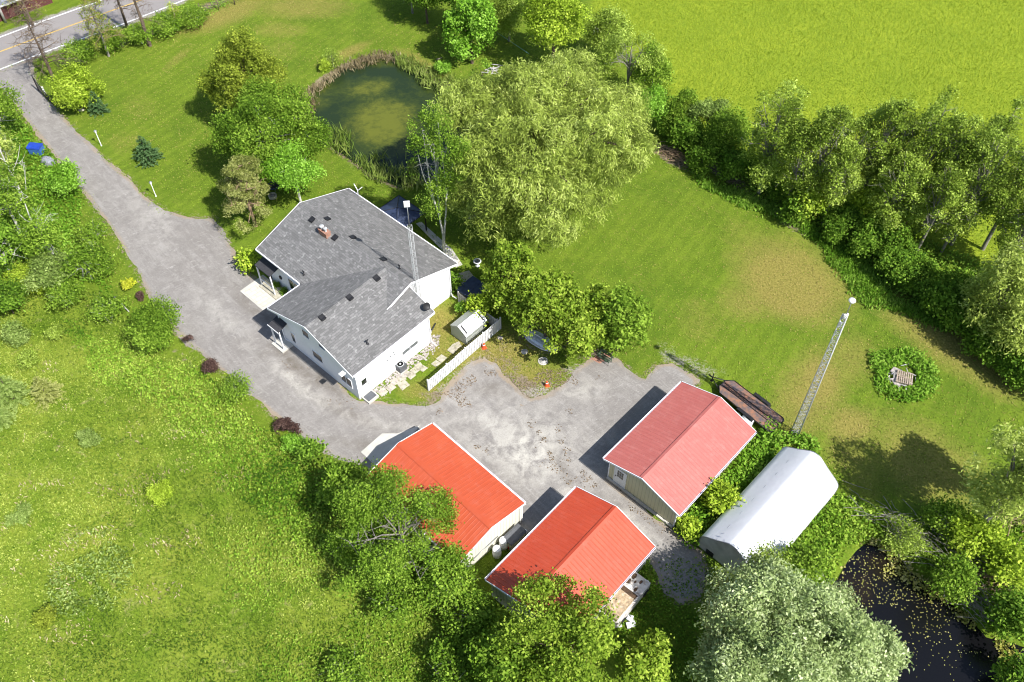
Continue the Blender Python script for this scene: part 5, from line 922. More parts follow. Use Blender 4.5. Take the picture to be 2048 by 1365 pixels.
q = P(12, 46); r = thing('utility_pole', 'pale grey pole by the maroon brick house', 'pole', q); MB().tube([q, q+[0, 0, 3.4]], .14, 8).build('pole_shaft', 'wood_grey', r); MB().tube([q+[-.2, -.3, 3.], q+[2.5, 1.2, 3.2]], .03, 4).build('arm', 'white_plastic', r)
# ------------------------------------------------------------------ trees
def branch(mb, p, d, l, r, depth, twig=2, droop=.0, n=5):
    pts, q, dd = [p], p, d/np.linalg.norm(d)
    for k in range(3):
        dd = dd+rng.normal(size=3)*.16+np.array([0, 0, -droop]); dd /= np.linalg.norm(dd); q = q+dd*l/3; pts.append(q)
        if depth > 0:
            for _ in range(twig):
                e = dd+rng.normal(size=3)*.75; branch(mb, q, e, l*rng.uniform(.35, .6), r*.45, depth-1, twig, droop, 3)
    mb.tube(pts, [r, r*.75, r*.5, r*.22], n, False)
def crown_pts(lobes, n, m, s, gap=.0, gapscale=.9, under=.35, seed=0):
    L = np.array(lobes); area = (L[:, 3]*L[:, 4]); K = max(8, int(n/m)); k = rng.choice(len(L), K*3, p=area/area.sum()); d = rng.normal(size=(K*3, 3)); d /= np.linalg.norm(d, axis=1)[:, None]
    rad = .5+.5*rng.uniform(size=K*3)**.4; R = np.c_[L[k, 3], L[k, 3], L[k, 4]]; wob = 1+.24*noise3(d*2+k[:, None]*1.7+seed, 1.9); c = L[k, :3]+d*R*(rad*wob)[:, None]
    keep = rng.uniform(size=K*3) < np.where(d[:, 2] > -.25, 1, under)
    for j in range(len(L)):
        ins = (((c-L[j, :3])/np.array([L[j, 3], L[j, 3], L[j, 4]]))**2).sum(1) < .45; keep &= ~(ins & (k != j) & (rng.uniform(size=K*3) < .8))
    if gap > -2: keep &= noise3(c+seed*3, gapscale) > gap
    keep &= c[:, 2] > .1
    c, d = c[keep][:K], d[keep][:K]; K = len(c); cl = rng.normal(size=K)*.13+.28*noise3(c, 1.1)
    pts = np.repeat(c, m, 0)+rng.normal(size=(K*m, 3))*s; cn = d*.5+np.array([0, 0, .45])+rng.normal(size=(K, 3))*.6; cn /= np.linalg.norm(cn, axis=1)[:, None]; return pts, np.repeat(d, m, 0), np.repeat(cl, m), np.repeat(cn, m, 0)
STY = dict(
 willow=dict(l=.42, w=.085, m=18, s=.26, mat='leaf_willow', lai=2.8, gap=-.4, gs=1.3, bark='bark_brown', nl=44, fr=.24, droop=1.1),
 maple=dict(l=.30, w=.24, m=12, s=.26, mat='leaf_maple', lai=2.6, gap=-.6, gs=1.1, bark='bark_brown', nl=12, fr=.4),
 lime=dict(l=.26, w=.20, m=10, s=.25, mat='leaf_lime', lai=2.2, gap=-.55, gs=1.1, bark='bark_brown', nl=12, fr=.4),
 cedar=dict(l=.32, w=.17, m=12, s=.20, mat='leaf_cedar', lai=2.8, gap=-.45, gs=2.0, bark='bark_brown', nl=26, fr=.28),
 gold=dict(l=.24, w=.15, m=12, s=.24, mat='leaf_gold', lai=2.7, gap=-.4, gs=1.8, bark='bark_brown', nl=26, fr=.28),
 birch=dict(l=.22, w=.15, m=10, s=.30, mat='leaf_birch', lai=2.2, gap=-.35, gs=1.0, bark='bark_white', nl=14, fr=.38, twig=1),
 aspen=dict(l=.21, w=.15, m=9, s=.22, mat='leaf_aspen', lai=1.5, gap=-.05, gs=2.0, bark='bark_grey', nl=30, fr=.28, twig=1),
 locust=dict(l=.18, w=.11, m=14, s=.28, mat='leaf_birch', lai=1.25, gap=.05, gs=.8, bark='bark_grey', nl=16, fr=.36, twig=2),
 silver=dict(l=.26, w=.12, m=14, s=.26, mat='leaf_silver', lai=3.2, gap=-.45, gs=1.7, bark='bark_grey', nl=34, fr=.25, droop=.3),
 deep=dict(l=.26, w=.19, m=10, s=.25, mat='leaf_deep', lai=2.6, gap=-.5, gs=1.1, bark='bark_brown', nl=12, fr=.42),
 weepy=dict(l=.36, w=.11, m=12, s=.28, mat='leaf_willow', lai=2.4, gap=-.45, gs=.9, bark='bark_grey', nl=14, fr=.38, droop=.5),
 pine=dict(l=.30, w=.08, m=14, s=.26, mat='leaf_pine', lai=1.9, gap=-.05, gs=.9, bark='bark_brown', nl=12, fr=.36, twig=1),
 grey=dict(l=.2, w=.13, m=10, s=.2, mat='leaf_grey', lai=2.2, gap=-.4, gs=1.2, bark='bark_brown', nl=8, fr=.42),
 olive=dict(l=.17, w=.10, m=8, s=.3, mat='leaf_aspen', lai=1.3, gap=-.4, gs=1.0, bark='bark_grey', nl=9, fr=.42, twig=2),
)
def tree(kind, label, x0, y0, x1, y1, h, name='tree', cat='tree', group=None, trunk=True, n_l=None, tr=.02, shrub=False, seed=None, over=None, lift=0.):
    S = dict(STY[kind]); S.update(over or {}); S['l'] *= .84; S['w'] *= .84; S['m'] = int(S['m']*1.25); S['s'] *= .92; cx, cy = (x0+x1)/2, (y0+y1)/2; rz = h*.35
    for _ in range(8):
        c = P(cx, cy, max(h-rz, .3)); sc = SC(c); R = (x1-x0)/2/sc; hb = (y1-y0)/2/sc; q = hb*hb-(R*math.sin(PITCH))**2
        rz = min(max(math.sqrt(max(q, .04*hb*hb))/math.cos(PITCH), R*.35), h*.5 if not shrub else h*.75)
    base = np.array([c[0], c[1], 0.]); zc = max(h-rz, .3); sd_ = seed if seed is not None else int(cx+cy)
    nl = n_l or S['nl']; lobes = []
    for i in range(nl):
        a = i*2.39996+sd_; t_ = math.sqrt((i+.5)/nl); zz = (1-t_*t_)**.5 if i % 3 else -.25*(1-t_)
        ff = S['fr']*rng.uniform(.6, 1.25); k = (1-ff*.9)*rng.uniform(.82, 1.06); a += rng.normal()*.25
        lobes.append([math.cos(a)*R*k*t_, math.sin(a)*R*k*t_, zc+rz*k*(zz*1.1-.15)+rng.normal()*.10*rz, R*ff, min(rz, R*1.3)*ff*rng.uniform(.9, 1.5)+.1])
    if kind in ('willow', 'weepy', 'silver'): lobes.append([0, 0, zc*.8, R*.7, rz*.6])
    A = 4*math.pi*((R*R)**.8*2+(R*rz)**.8)/3 if False else 2*math.pi*R*R+2*math.pi*R*rz
    n = int(S['lai']*A/(S['l']*S['w']*.5)*.62); pts, d, cl, cn = crown_pts(lobes, n, S['m'], S['s'], S['gap'], S['gs'], seed=sd_)
    pts[:, 2] = np.maximum(pts[:, 2], .08)
    nr = cn+rng.normal(size=d.shape)*.33; tan = None
    if S.get('droop'): tan = rng.normal(size=d.shape)*.7+d*.5+np.array([0, 0, -S['droop']]); nr = cn*1.1+rng.normal(size=d.shape)*.35
    rnd = .45+cl+rng.normal(size=len(pts))*.17; s_ = rng.uniform(.65, 1.35, len(pts))
    me = leaf_mesh('crown', pts, nr, S['l']*s_, S['w']*s_, rnd, tan)
    if shrub and not trunk:
        o = link(name, me, S['mat'], None, base); return tag(o, label, cat, group)
    root = thing(name, label, cat, base, group); link('crown' if not shrub else 'foliage', me, S['mat'], root)
    mb = MB(); r0 = max(.05, h*tr); bend = rng.normal(size=2)*.02*h; T = lambda t_: base+np.array([bend[0]*t_, bend[1]*t_, t_*(zc+rz*.5)])
    mb.tube([T(0)-[0, 0, .05], T(.25), T(.5), T(.8), T(1)], [r0*1.2, r0, r0*.8, r0*.5, r0*.2], 8, False)
    for L_ in lobes[:nl]:
        tgt = base+np.array(L_[:3]); t0 = rng.uniform(.3, .75); st = T(min(t0, .9*tgt[2]/max(zc+rz*.5, .1))); mid = (st+tgt)/2+np.array([0, 0, .12*np.linalg.norm(tgt-st)]); mb.tube([st, mid, tgt], [r0*.42, r0*.28, r0*.12], 5, False)
        for _ in range(S.get('twig', 0)*3): branch(mb, mid+(tgt-mid)*rng.uniform(.3, 1), rng.normal(size=3)+np.array([0, 0, .3]), min(R, 1.6)*rng.uniform(.4, .9), r0*.14, 0)
    mb.build('trunk' if not shrub else 'stem', S['bark'], root); return root
def copy_thing(root, px, py, s_=1., rot=0., label=None, z=0., sz=None):
    r = root.copy(); C.objects.link(r); r.location = tuple(P(px, py)+np.array([0, 0, z])); r.scale = (s_, s_, sz or s_); r.rotation_euler = (0, 0, rot)
    if label: r['label'] = label
    for ch in root.children: c_ = ch.copy(); C.objects.link(c_); c_.parent = r
    return r
tree('willow', 'huge pale green weeping willow filling the picture centre', 822, 88, 1326, 526, 14.5, 'willow_tree', tr=.035)
# cedars beside the yard
CG = 'cedar clump beside the gravel yard'
tree('cedar', 'tall cedar nearest the house end of the clump', 955, 468, 1085, 660, 7.5, 'cedar_tree', group=CG)
tree('cedar', 'wide yellow green cedar in the middle of the clump', 1010, 540, 1175, 690, 6.5, 'cedar_tree', group=CG)
tree('cedar', 'cedar overhanging the lower edge of the clump by the gravel', 1072, 592, 1215, 735, 6., 'cedar_tree', group=CG)
tree('cedar', 'rounded dark cedar with bright rim at the right end of the clump', 1175, 570, 1308, 730, 6.5, 'cedar_tree', group=CG, over=dict(mat='leaf_birch'))
tree('cedar', 'cedar top tucked behind the clump beside the lawn', 1150, 568, 1245, 660, 6., 'cedar_tree', group=CG)
tree('lime', 'small yellow green shrub leaning over the grey board fence', 930, 590, 990, 650, 2.5, 'bush', 'bush')
# centre left group
tree('gold', 'olive gold leaved tree left of the pond', 400, 52, 580, 285, 9.5, 'tree')
tree('birch', 'wide green tree between olive gold tree and house', 425, 162, 665, 385, 9., 'tree', over=dict(lai=2.5, gap=-.3, gs=1.5, nl=26, fr=.28))
tree('birch', 'dark green lower tree tucked between wide green tree and house', 520, 285, 650, 385, 5.5, 'tree', over=dict(lai=3., mat='leaf_maple'))
pn = tree('pine', 'sparse pine with bare limbs beside the driveway above the house', 425, 302, 560, 472, 8., 'pine_tree', over=dict(twig=2, bark='bark_tan'))
bl = []
for i in range(22):
    zz_ = 1.6+6.0*(i/22)**.9; rr = (2.9-.24*zz_)*rng.uniform(.35, 1.1); a_ = i*2.4; bl.append([math.cos(a_)*rr, math.sin(a_)*rr, zz_, rng.uniform(.55, 1.0), rng.uniform(.22, .4)])
pts, d, cl, cn = crown_pts(bl, 17000, 14, .13, -.1, 1.8, seed=3); me = leaf_mesh('crown', pts, cn+rng.normal(size=d.shape)*.5, rng.uniform(.12, .3, len(pts)), rng.uniform(.04, .08, len(pts)), .5+cl+rng.normal(size=len(pts))*.2)
old = [c_ for c_ in pn.children if c_.name.startswith('crown')][0]; me.materials.append(M['leaf_pine']); old.data = me
mb = MB(); pb = worldloc(pn)
for b_ in bl: mb.tube([pb+np.array([0, 0, b_[2]-.3]), pb+np.array([b_[0]*.5, b_[1]*.5, b_[2]-.1]), pb+np.array(b_[:3])], [.07, .05, .03], 5, False)
mb.build('branches', 'bark_tan', pn)
bt = tree('birch', 'white stemmed birch standing directly behind the house', 815, 215, 928, 455, 13.0, 'birch_tree', over=dict(lai=2.2, gap=-.12, gs=1.3, twig=1), tr=.006)
mb = MB()
for st in ([(887, 503), (886, 470), (879, 435), (868, 400), (858, 355), (851, 300), (845, 262)], [(887, 503), (889, 460), (892, 425), (893, 385), (888, 340), (880, 290), (876, 245)], [(893, 400), (898, 365), (905, 330), (915, 300), (922, 280)], [(871, 412), (860, 385), (846, 350), (836, 310)]):
    mb.tube([P(a_, b_, (503-b_)/17.2) for a_, b_ in st], [.11-.014*i_ if len(st) > 5 else .055-.01*i_ for i_ in range(len(st))], 7, False)
mb.build('stem', 'bark_white', bt)
bo = worldloc(bt); bl = []
for a_, b_, r_, zz in ((858, 372, 1.1, 1.3), (845, 335, 1.2, 1.5), (850, 290, 1.2, 1.5), (842, 255, 1.0, 1.2), (880, 370, .9, 1.2), (905, 340, 1.1, 1.4), (895, 300, 1.1, 1.5), (880, 255, 1.0, 1.4), (918, 300, .8, 1.), (868, 415, 1.0, .9), (850, 410, .9, .8), (840, 385, .7, .8), (900, 385, .7, .9), (878, 330, .8, 1.2), (862, 230, .7, .9), (885, 440, .6, .6)):
    q_ = P(a_, b_, (503-b_)/17.2+rng.uniform(-.6, .6))-bo; bl.append([q_[0], q_[1], q_[2], r_, zz])
pts, d, cl, cn = crown_pts(bl, 9500, 10, .2, .0, 1.8, seed=5); me = leaf_mesh('crown', pts, cn+rng.normal(size=d.shape)*.4, rng.uniform(.12, .24, len(pts)), rng.uniform(.07, .13, len(pts)), .5+cl+rng.normal(size=len(pts))*.2)
old = [c_ for c_ in bt.children if c_.name.startswith('crown')][0]; me.materials.append(M['leaf_birch']); old.data = me
tree('lime', 'green bushes at the left end of the house front', 474, 500, 522, 545, 1.8, 'bush', 'bush')
tree('deep', 'small dark shrub beside the sunny gable wall of the house', 896, 548, 925, 590, 1.4, 'shrub', 'shrub')
tree('lime', 'round bright green shrub beside the small greenhouse', 908, 602, 948, 632, 1.0, 'shrub', 'shrub', shrub=True, trunk=False, over=dict(l=.14, w=.1, s=.1, mat='leaf_maple'))
for px, py, lb in ((553, 573, 'clipped green ball shrub in the dark bed by the front wall'), (568, 585, 'second dark ball shrub in the planting bed nearer the wing')): tree('deep', lb, px-8, py-9, px+8, py+7, .7, 'shrub', 'shrub', shrub=True, trunk=False, over=dict(l=.1, w=.07, s=.07), group='shrubs in the front planting bed')
# top middle
tree('maple', 'bright green maple standing above the pond', 885, 4, 998, 128, 7.5, 'maple_tree')
tree('lime', 'yellow green round tree above the willow', 1032, -30, 1185, 112, 9., 'tree')
tree('olive', 'dull olive shrubby tree between the maple and the yellow green tree', 975, -30, 1060, 100, 6., 'tree', over=dict(lai=2.))
tree('deep', 'dark conifer shrub row at the top edge left of the maple', 800, -60, 900, 32, 6., 'tree')
tree('deep', 'dark leafy tree cut by the top edge beside the maple', 870, -60, 985, 40, 7., 'tree')
tree('olive', 'thin brownish tree cut by the top edge above the pond', 770, -70, 870, 15, 5., 'tree')
tree('weepy', 'sparse olive tree with bare pale limbs right of the willow top', 1190, 55, 1330, 190, 8., 'tree', over=dict(lai=1.3, mat='leaf_aspen', gap=-.1, twig=2))
tree('birch', 'mid green tree between the yellow green tree and the field corner', 1170, 15, 1262, 135, 6.5, 'tree', over=dict(mat='leaf_aspen'))
tree('birch', 'narrow green tree at the field corner of the hedgerow', 1262, 95, 1345, 215, 6.5, 'tree', over=dict(gap=-.2))
tree('maple', 'bright green bush squeezed between willow and hedgerow', 1255, 170, 1335, 270, 4.5, 'bush', 'bush', over=dict(l=.2, w=.14))
tree('deep', 'small dark sapling on grass between willow and maple', 945, 115, 985, 200, 4., 'tree', over=dict(lai=1.8, gap=-.3))
tree('grey', 'grey green bush at the upper hedgerow beside the field', 1320, 165, 1410, 290, 5., 'bush', 'bush', over=dict(mat='leaf_birch'))
tree('grey', 'pale rounded bush on the field side of the hedgerow', 1370, 185, 1470, 270, 4.5, 'bush', 'bush')
tree('birch', 'olive green bush in the hedgerow left of the first aspen', 1400, 215, 1500, 330, 5., 'bush', 'bush', over=dict(gap=-.5, lai=2.6))
AG = 'aspens along the hedgerow'
asp = [(1475, 145, 1615, 425, 12.5, 'first aspen of the hedgerow from the left with pale straight trunk'), (1590, 190, 1700, 460, 12, 'aspen with tangled grey lower limbs second from the left'),
 (1650, 200, 1760, 450, 11, 'leafy aspen half hidden in the middle of the aspen row'), (1700, 160, 1815, 450, 13, 'tallest aspen in the middle of the row'), (1730, 290, 1860, 500, 10, 'shorter aspen standing low in front of the row'),
 (1785, 165, 1915, 470, 14, 'wide aspen with dead grey top branches'), (1845, 205, 1965, 460, 14, 'thin aspen with sparse bright crown against the field'), (1895, 270, 2015, 500, 12.5, 'aspen with long leaning pale trunk near the right edge'),
 (1955, 270, 2090, 520, 12.5, 'aspen cut by the right picture edge'), (1990, 380, 2090, 560, 10, 'low dark aspen at the right edge above the willows')]
asp += [(1550, 240, 1640, 440, 10, 'narrow aspen squeezed between the first and second aspen'), (1625, 270, 1720, 470, 9.5, 'dense low aspen in front of the middle of the row'), (1755, 210, 1830, 430, 12, 'narrow aspen right of the tallest aspen'), (1825, 330, 1920, 510, 10, 'low aspen hiding the base of the wide dead topped aspen'), (1880, 340, 1960, 520, 9, 'short aspen beside the leaning pale trunk'), (1935, 225, 2010, 420, 12.5, 'narrow aspen near the right edge against the field')]
for i, (a, b, c, d, h, lb) in enumerate(asp): tree('aspen', lb, a, b, c, d, h, 'aspen_tree', group=AG, over=dict(gap=[-.15, -.05, -.2, -.1, -.2, -.05][i % 6], lai=1.35), tr=.013)
YG = 'yellow green hedgerow bushes'
for a, b, c, d, h, lb in ((1570, 330, 1680, 460, 4.5, 'yellow green bush below the second aspen'), (1690, 350, 1790, 500, 4.5, 'yellow green bush at the foot of the tallest aspen'), (1770, 400, 1850, 500, 3.5, 'lime bush in the dark middle of the hedgerow')): tree('lime', lb, a, b, c, d, h, 'bush', 'bush', group=YG, over=dict(mat='leaf_lime', lai=1.8, gap=-.25))
tree('maple', 'small bright green bush in deep shade of the hedgerow', 1780, 508, 1835, 560, 2.2, 'bush', 'bush', over=dict(l=.18, w=.13))
sh = tree('deep', 'dark green understorey bush in the shady hedgerow below the aspens', 1440, 300, 1510, 370, 2.6, 'understorey_bush', 'bush', group='dark understorey bushes of the hedgerow')
under = [(1400, 330), (1370, 290), (1460, 345), (1540, 372), (1500, 350), (1600, 408), (1560, 390), (1650, 430), (1630, 400), (1700, 455), (1680, 440), (1735, 480), (1770, 500), (1720, 500), (1800, 520), (1775, 540), (1830, 550), (1800, 565), (1860, 570), (1850, 600), (1895, 590), (1880, 625), (1930, 610), (1910, 655), (1960, 640), (1950, 690), (1990, 670), (1985, 715), (2030, 700), (2020, 745), (2048, 760), (1440, 320), (1340, 260), (1590, 430), (1665, 470)]
for i, (px, py) in enumerate(under): copy_thing(sh, px, py+12, rng.uniform(.7, 1.15), rng.uniform(0, 6))
tree('weepy', 'big willow at the right edge above the mown grass', 1925, 455, 2100, 735, 9., 'willow_tree', over=dict(lai=2.2))
tree('weepy', 'smaller willow crown at the right edge just under the big willow', 1960, 600, 2090, 740, 6., 'willow_tree', over=dict(lai=2.2))
tree('weepy', 'light green willow at the right edge above the dark pond', 1945, 838, 2130, 1075, 13., 'willow_tree', over=dict(lai=1.9, gap=-.1, gs=1.3))
tree('deep', 'tree beyond the right edge casting shade on the mown grass', 2085, 850, 2240, 1010, 11., 'tree')
# bottom right silver trees
SG = 'silver leaved trees at the bottom right'
tree('silver', 'large silver leaved tree covering the lower end of the white shelter', 1392, 1110, 1700, 1420, 9.5, 'silver_tree', group=SG)
tree('silver', 'silver tree leaning over the dark pond', 1550, 1130, 1760, 1440, 8.5, 'silver_tree', group=SG, over=dict(lai=3.0))
tree('silver', 'small rounded silver tree nearest the dark pond', 1690, 1230, 1805, 1410, 6., 'silver_tree', group=SG)
tree('silver', 'pale silver tree at the bottom edge below the gravel lane', 1380, 1240, 1520, 1450, 7., 'silver_tree', group=SG)
tree('olive', 'thin dark tree overhanging the shelter gable', 1492, 1095, 1580, 1165, 6.5, 'tree', over=dict(lai=1.5, gap=-.1))
tree('birch', 'mid green bush behind the silver trees beside the shelter', 1560, 1090, 1660, 1200, 4., 'bush', 'bush')
PBG = 'bushes on the dark pond bank'
for a, b, c, d, h, k, lb in ((1895, 1020, 2000, 1110, 3, 'lime', 'bright bush at the right of the pond bank'), (1960, 1080, 2070, 1180, 3, 'lime', 'lime green bush near the right edge of the pond bank'), (1845, 1000, 1930, 1080, 2.6, 'birch', 'green bush between mown grass and pond bank'), (1860, 1110, 1960, 1210, 3., 'birch', 'green bush overhanging the pond by the pale branches'), (1760, 1040, 1850, 1110, 2., 'olive', 'sparse olive bush on the upper pond bank'), (1980, 1180, 2100, 1290, 3.5, 'deep', 'dark bush at the right edge beside the pond'), (1995, 1310, 2100, 1420, 2.5, 'deep', 'dark low bush in the bottom right corner')): tree(k, lb, a, b, c, d, h, 'bush', 'bush', group=PBG)
tree('lime', 'yellow green bush against the white tunnel shelter', 1398, 955, 1482, 1040, 2.6, 'bush', 'bush')
tree('lime', 'bright weedy shrub at the corner of the pink roofed barn', 1350, 1030, 1402, 1085, 1.4, 'shrub', 'shrub')
# bottom centre
tree('lime', 'large tree overhanging the bottom red roof', 958, 1152, 1262, 1440, 8.5, 'tree', over=dict(mat='leaf_cedar', lai=2.0, gap=-.12, gs=1.6, twig=1, w=.15, l=.22, nl=20, fr=.36))
tree('lime', 'leafy tree at the bottom edge left of the overhanging tree', 930, 1250, 1100, 1440, 6.5, 'tree', over=dict(mat='leaf_birch', lai=2.2))
tree('cedar', 'yellow green tree at the bottom edge below the old truck', 1228, 1240, 1350, 1410, 5.5, 'tree', over=dict(lai=2.0, gap=-.2))
tree('locust', 'spreading tree with pale twigs reaching over the orange red roof', 648, 935, 942, 1212, 8., 'tree', over=dict(nl=28, fr=.28, gap=.02, gs=1.6, lai=1.4))
tree('deep', 'dark dense shrub at the left corner of the orange roofed barn', 632, 912, 745, 1030, 4., 'tree', over=dict(mat='leaf_birch', lai=2.6, gap=-.6))
tree('birch', 'green tree below the lower corner of the orange roofed barn', 820, 1090, 960, 1240, 5., 'tree')
tree('birch', 'leafy tree left of the bottom red barn gable', 885, 1170, 1000, 1300, 3.6, 'tree')
BBG = 'bushes on the weedy slope'
for a, b, c, d, h, k, lb in ((740, 1160, 840, 1240, 2.5, 'birch', 'green bush on the weedy slope under the spreading tree'), (840, 1290, 990, 1400, 2.6, 'birch', 'broad green bush at the bottom edge left of centre'), (660, 1040, 760, 1140, 2.6, 'birch', 'green bush at the meadow edge below the dark shrub'), (640, 1310, 740, 1380, 1.6, 'birch', 'low green bush at the bottom edge of the meadow')): tree(k, lb, a, b, c, d, h, 'bush', 'bush', group=BBG)
# left edge
LG = 'trees left of the driveway'
for a, b, c, d, h, k, lb in ((-75, 165, 48, 300, 7, 'birch', 'leafy tree at the left edge next to the road'), (-40, 255, 58, 400, 7, 'weepy', 'tree with thin bare limbs beside the blue box'), (-60, 320, 70, 480, 8, 'birch', 'birch at the left edge below the grey tarpaulin'), (30, 380, 140, 560, 7, 'birch', 'birch with long white leaning trunk'), (-60, 440, 60, 580, 6, 'deep', 'dark tree at the left edge above the meadow')): tree(k, lb, a, b, c, d, h, 'tree', group=LG, over=dict(twig=2, bark='bark_white', lai=1.25 if 'limbs' in lb or 'leaning' in lb else 1.8, gap=.12 if 'limbs' in lb or 'leaning' in lb else -.15, gs=1.5), tr=.016)
lb_ = [o for o in C.objects if o.get('label') == 'birch with long white leaning trunk'][0]; mb = MB()
for st in ([(108, 528, 0), (92, 494, 1.9), (74, 462, 3.8), (60, 436, 5.3), (50, 408, 6.8)], [(66, 448, 4.6), (50, 440, 5.3), (38, 428, 6.)]): mb.tube([P(*q_) for q_ in st], [.12-.02*i_ for i_ in range(len(st))] if len(st) > 3 else [.05, .04, .02], 7, False)
mb.build('stem', 'bark_white', lb_)
lb_ = [o for o in C.objects if o.get('label') == 'tree with thin bare limbs beside the blue box'][0]; mb = MB()
for st in ([(46, 392, 1.5), (30, 362, 3.2), (14, 330, 5.), (2, 305, 6.4), (-4, 280, 7.6)], [(24, 348, 4.), (36, 316, 5.6), (40, 290, 7.)], [(10, 322, 5.4), (-8, 312, 6.)], [(52, 380, 2.), (50, 350, 3.8), (44, 320, 5.6)]): mb.tube([P(*q_) for q_ in st], [.11-.018*i_ for i_ in range(len(st))] if len(st) > 3 else [.05, .035, .02], 6, False)
mb.build('stem', 'bark_white', lb_)
tree('maple', 'bright bush right beside the driveway below the tarpaulin', 90, 320, 168, 405, 3., 'bush', 'bush', over=dict(l=.2, w=.14))
for a, b, c, d, h, k, lb in ((45, 500, 160, 590, 3., 'grey', 'grey green bush at the foot of the leaning birch'), (120, 490, 215, 560, 3., 'birch', 'green bush on the lawn side of the left thicket'), (150, 455, 215, 490, 1.6, 'birch', 'little dark bush on the lawn above the thicket'), (165, 500, 232, 565, 2.2, 'birch', 'green bush closest to the lawn strip'), (-40, 560, 60, 640, 2.5, 'deep', 'dark bush at the left edge of the meadow'), (90, 555, 170, 615, 2., 'birch', 'small birch bush in the thicket corner'), (0, 640, 50, 700, 1.5, 'grey', 'grey bush at the left edge in the meadow')): tree(k, lb, a, b, c, d, h, 'bush', 'bush', group='bushes of the left thicket')
tree('maple', 'bright lime bush patch in the upper left meadow', 10, 525, 120, 590, 1.6, 'bush', 'bush', over=dict(mat='leaf_lime', l=.16, w=.12))
tree('maple', 'big round green bush beside the driveway opposite the porch', 248, 605, 368, 695, 2.8, 'bush', 'bush', over=dict(l=.2, w=.13, mat='leaf_birch', gap=-.9))
tree('birch', 'flat dark green bush left of the big round bush', 178, 598, 250, 640, 1.6, 'bush', 'bush')
tree('birch', 'small green shrub at the driveway lawn edge', 440, 752, 500, 800, 1.4, 'bush', 'bush', over=dict(l=.18, w=.1))
tree('deep', 'small dark green bush where lawn strip ends near the barn', 595, 880, 650, 925, 1.4, 'bush', 'bush')
tree('maple', 'bright green clump at the end of the lawn strip', 560, 870, 615, 905, .9, 'bush', 'bush', shrub=True, trunk=False, over=dict(l=.18, w=.1, s=.1))
SB = dict(shrub=True, trunk=False)
tree('maple', 'bright yellow round shrub on the lawn strip', 240, 558, 270, 579, .9, 'shrub', 'shrub', over=dict(mat='leaf_yellow', l=.14, w=.11, s=.08, gap=-1.), **SB)
tree('maple', 'little purple shrub between yellow shrub and driveway', 274, 583, 290, 605, .8, 'shrub', 'shrub', over=dict(mat='leaf_purple', l=.12, w=.07, s=.08, gap=-.8), **SB)
for a, b, c, d, lb in ((360, 670, 394, 708, 'purple brown shrub by the big round bush'), (403, 718, 444, 750, 'purple brown shrub further down the driveway edge'), (540, 850, 608, 875, 'wide purple shrub near the lower end of the lawn strip')): tree('maple', lb, a, b, c, d, .9, 'shrub', 'shrub', group='purple shrubs beside the driveway', over=dict(mat='leaf_purple', l=.16, w=.07, s=.1, gap=-.5), **SB)
for a, b, c, d, k, lb in ((20, 655, 66, 692, 'grey', 'round grey shrub in the upper meadow'), (88, 650, 130, 680, 'olive', 'olive shrub right of the round grey shrub'), (150, 862, 200, 905, 'grey', 'faint grey shrub in the middle of the meadow'), (10, 1010, 64, 1052, 'grey', 'pale grey shrub at the lower left edge of the meadow'), (35, 700, 80, 740, 'olive', 'low olive shrub below the round grey shrub'), (0, 575, 60, 625, 'olive', 'dull shrub at the left edge below the lime patch'), (290, 960, 350, 1015, 'lime', 'lime green weed clump in the meadow'), (70, 1215, 120, 1260, 'gold', 'golden weed clump at the lower left')):
    tree(k, lb, a, b, c, d, 1., 'shrub', 'shrub', group='low shrubs dotted over the meadow', over=dict(l=.15, w=.09, s=.12, lai=2.2, gap=-.3), **SB)
# conifers
def spruce(name, label, bx, by, ty, group, mat='leaf_spruce', hs=.42):
    b = P(bx, by); h = min(((abs(PX(b+np.array([0, 0, z]))[1]-ty), z) for z in np.arange(.4, 14, .05)))[1]; r = thing(name, label, 'spruce', b, group); pts, nr, tn, rd = [], [], [], []
    for lv in np.linspace(.04, .97, int(9+h*3)):
        R = hs*h*(1-lv)**.85+.05; nb = max(5, int(11*(1-lv)+5))
        for k in range(nb):
            a = rng.uniform(0, 6.28); dr = np.array([math.cos(a), math.sin(a), .12+.3*lv]); m_ = max(6, int(R*26)); t_ = rng.uniform(.15, 1, m_)**.7; sw = np.array([-math.sin(a), math.cos(a), 0]); Rk = R*rng.uniform(.8, 1.12)
            p = np.array([0, 0, lv*h])+dr*(t_*Rk)[:, None]+sw*(rng.normal(size=m_)*.16*Rk*(1.1-t_))[:, None]-np.array([0, 0, 1.])*(t_**2*.12*Rk)[:, None]
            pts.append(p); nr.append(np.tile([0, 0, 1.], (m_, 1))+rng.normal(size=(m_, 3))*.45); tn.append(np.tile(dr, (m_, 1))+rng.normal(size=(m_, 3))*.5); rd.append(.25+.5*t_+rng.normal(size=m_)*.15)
    pts = np.concatenate(pts); pts[:, 2] = np.maximum(pts[:, 2], .05); me = leaf_mesh('crown', pts, np.concatenate(nr), rng.uniform(.12, .26, len(pts)), rng.uniform(.05, .10, len(pts)), np.concatenate(rd), np.concatenate(tn)); link('crown', me, mat, r)
    MB().tube([b, b+[0, 0, h*.97]], [.04*h, .01], 6, False).build('trunk', 'bark_brown', r); return r
CGp = 'small spruces on the lawn'
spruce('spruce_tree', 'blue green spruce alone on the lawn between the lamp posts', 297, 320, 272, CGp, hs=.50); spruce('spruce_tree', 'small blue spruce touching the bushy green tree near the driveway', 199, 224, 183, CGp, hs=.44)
tree('maple', 'bushy layered green tree on the lawn near the gate', 103, 133, 208, 232, 4.2, 'tree', over=dict(l=.26, w=.14, mat='leaf_lime', gap=-.35))
MGp = 'young pines in the meadow'
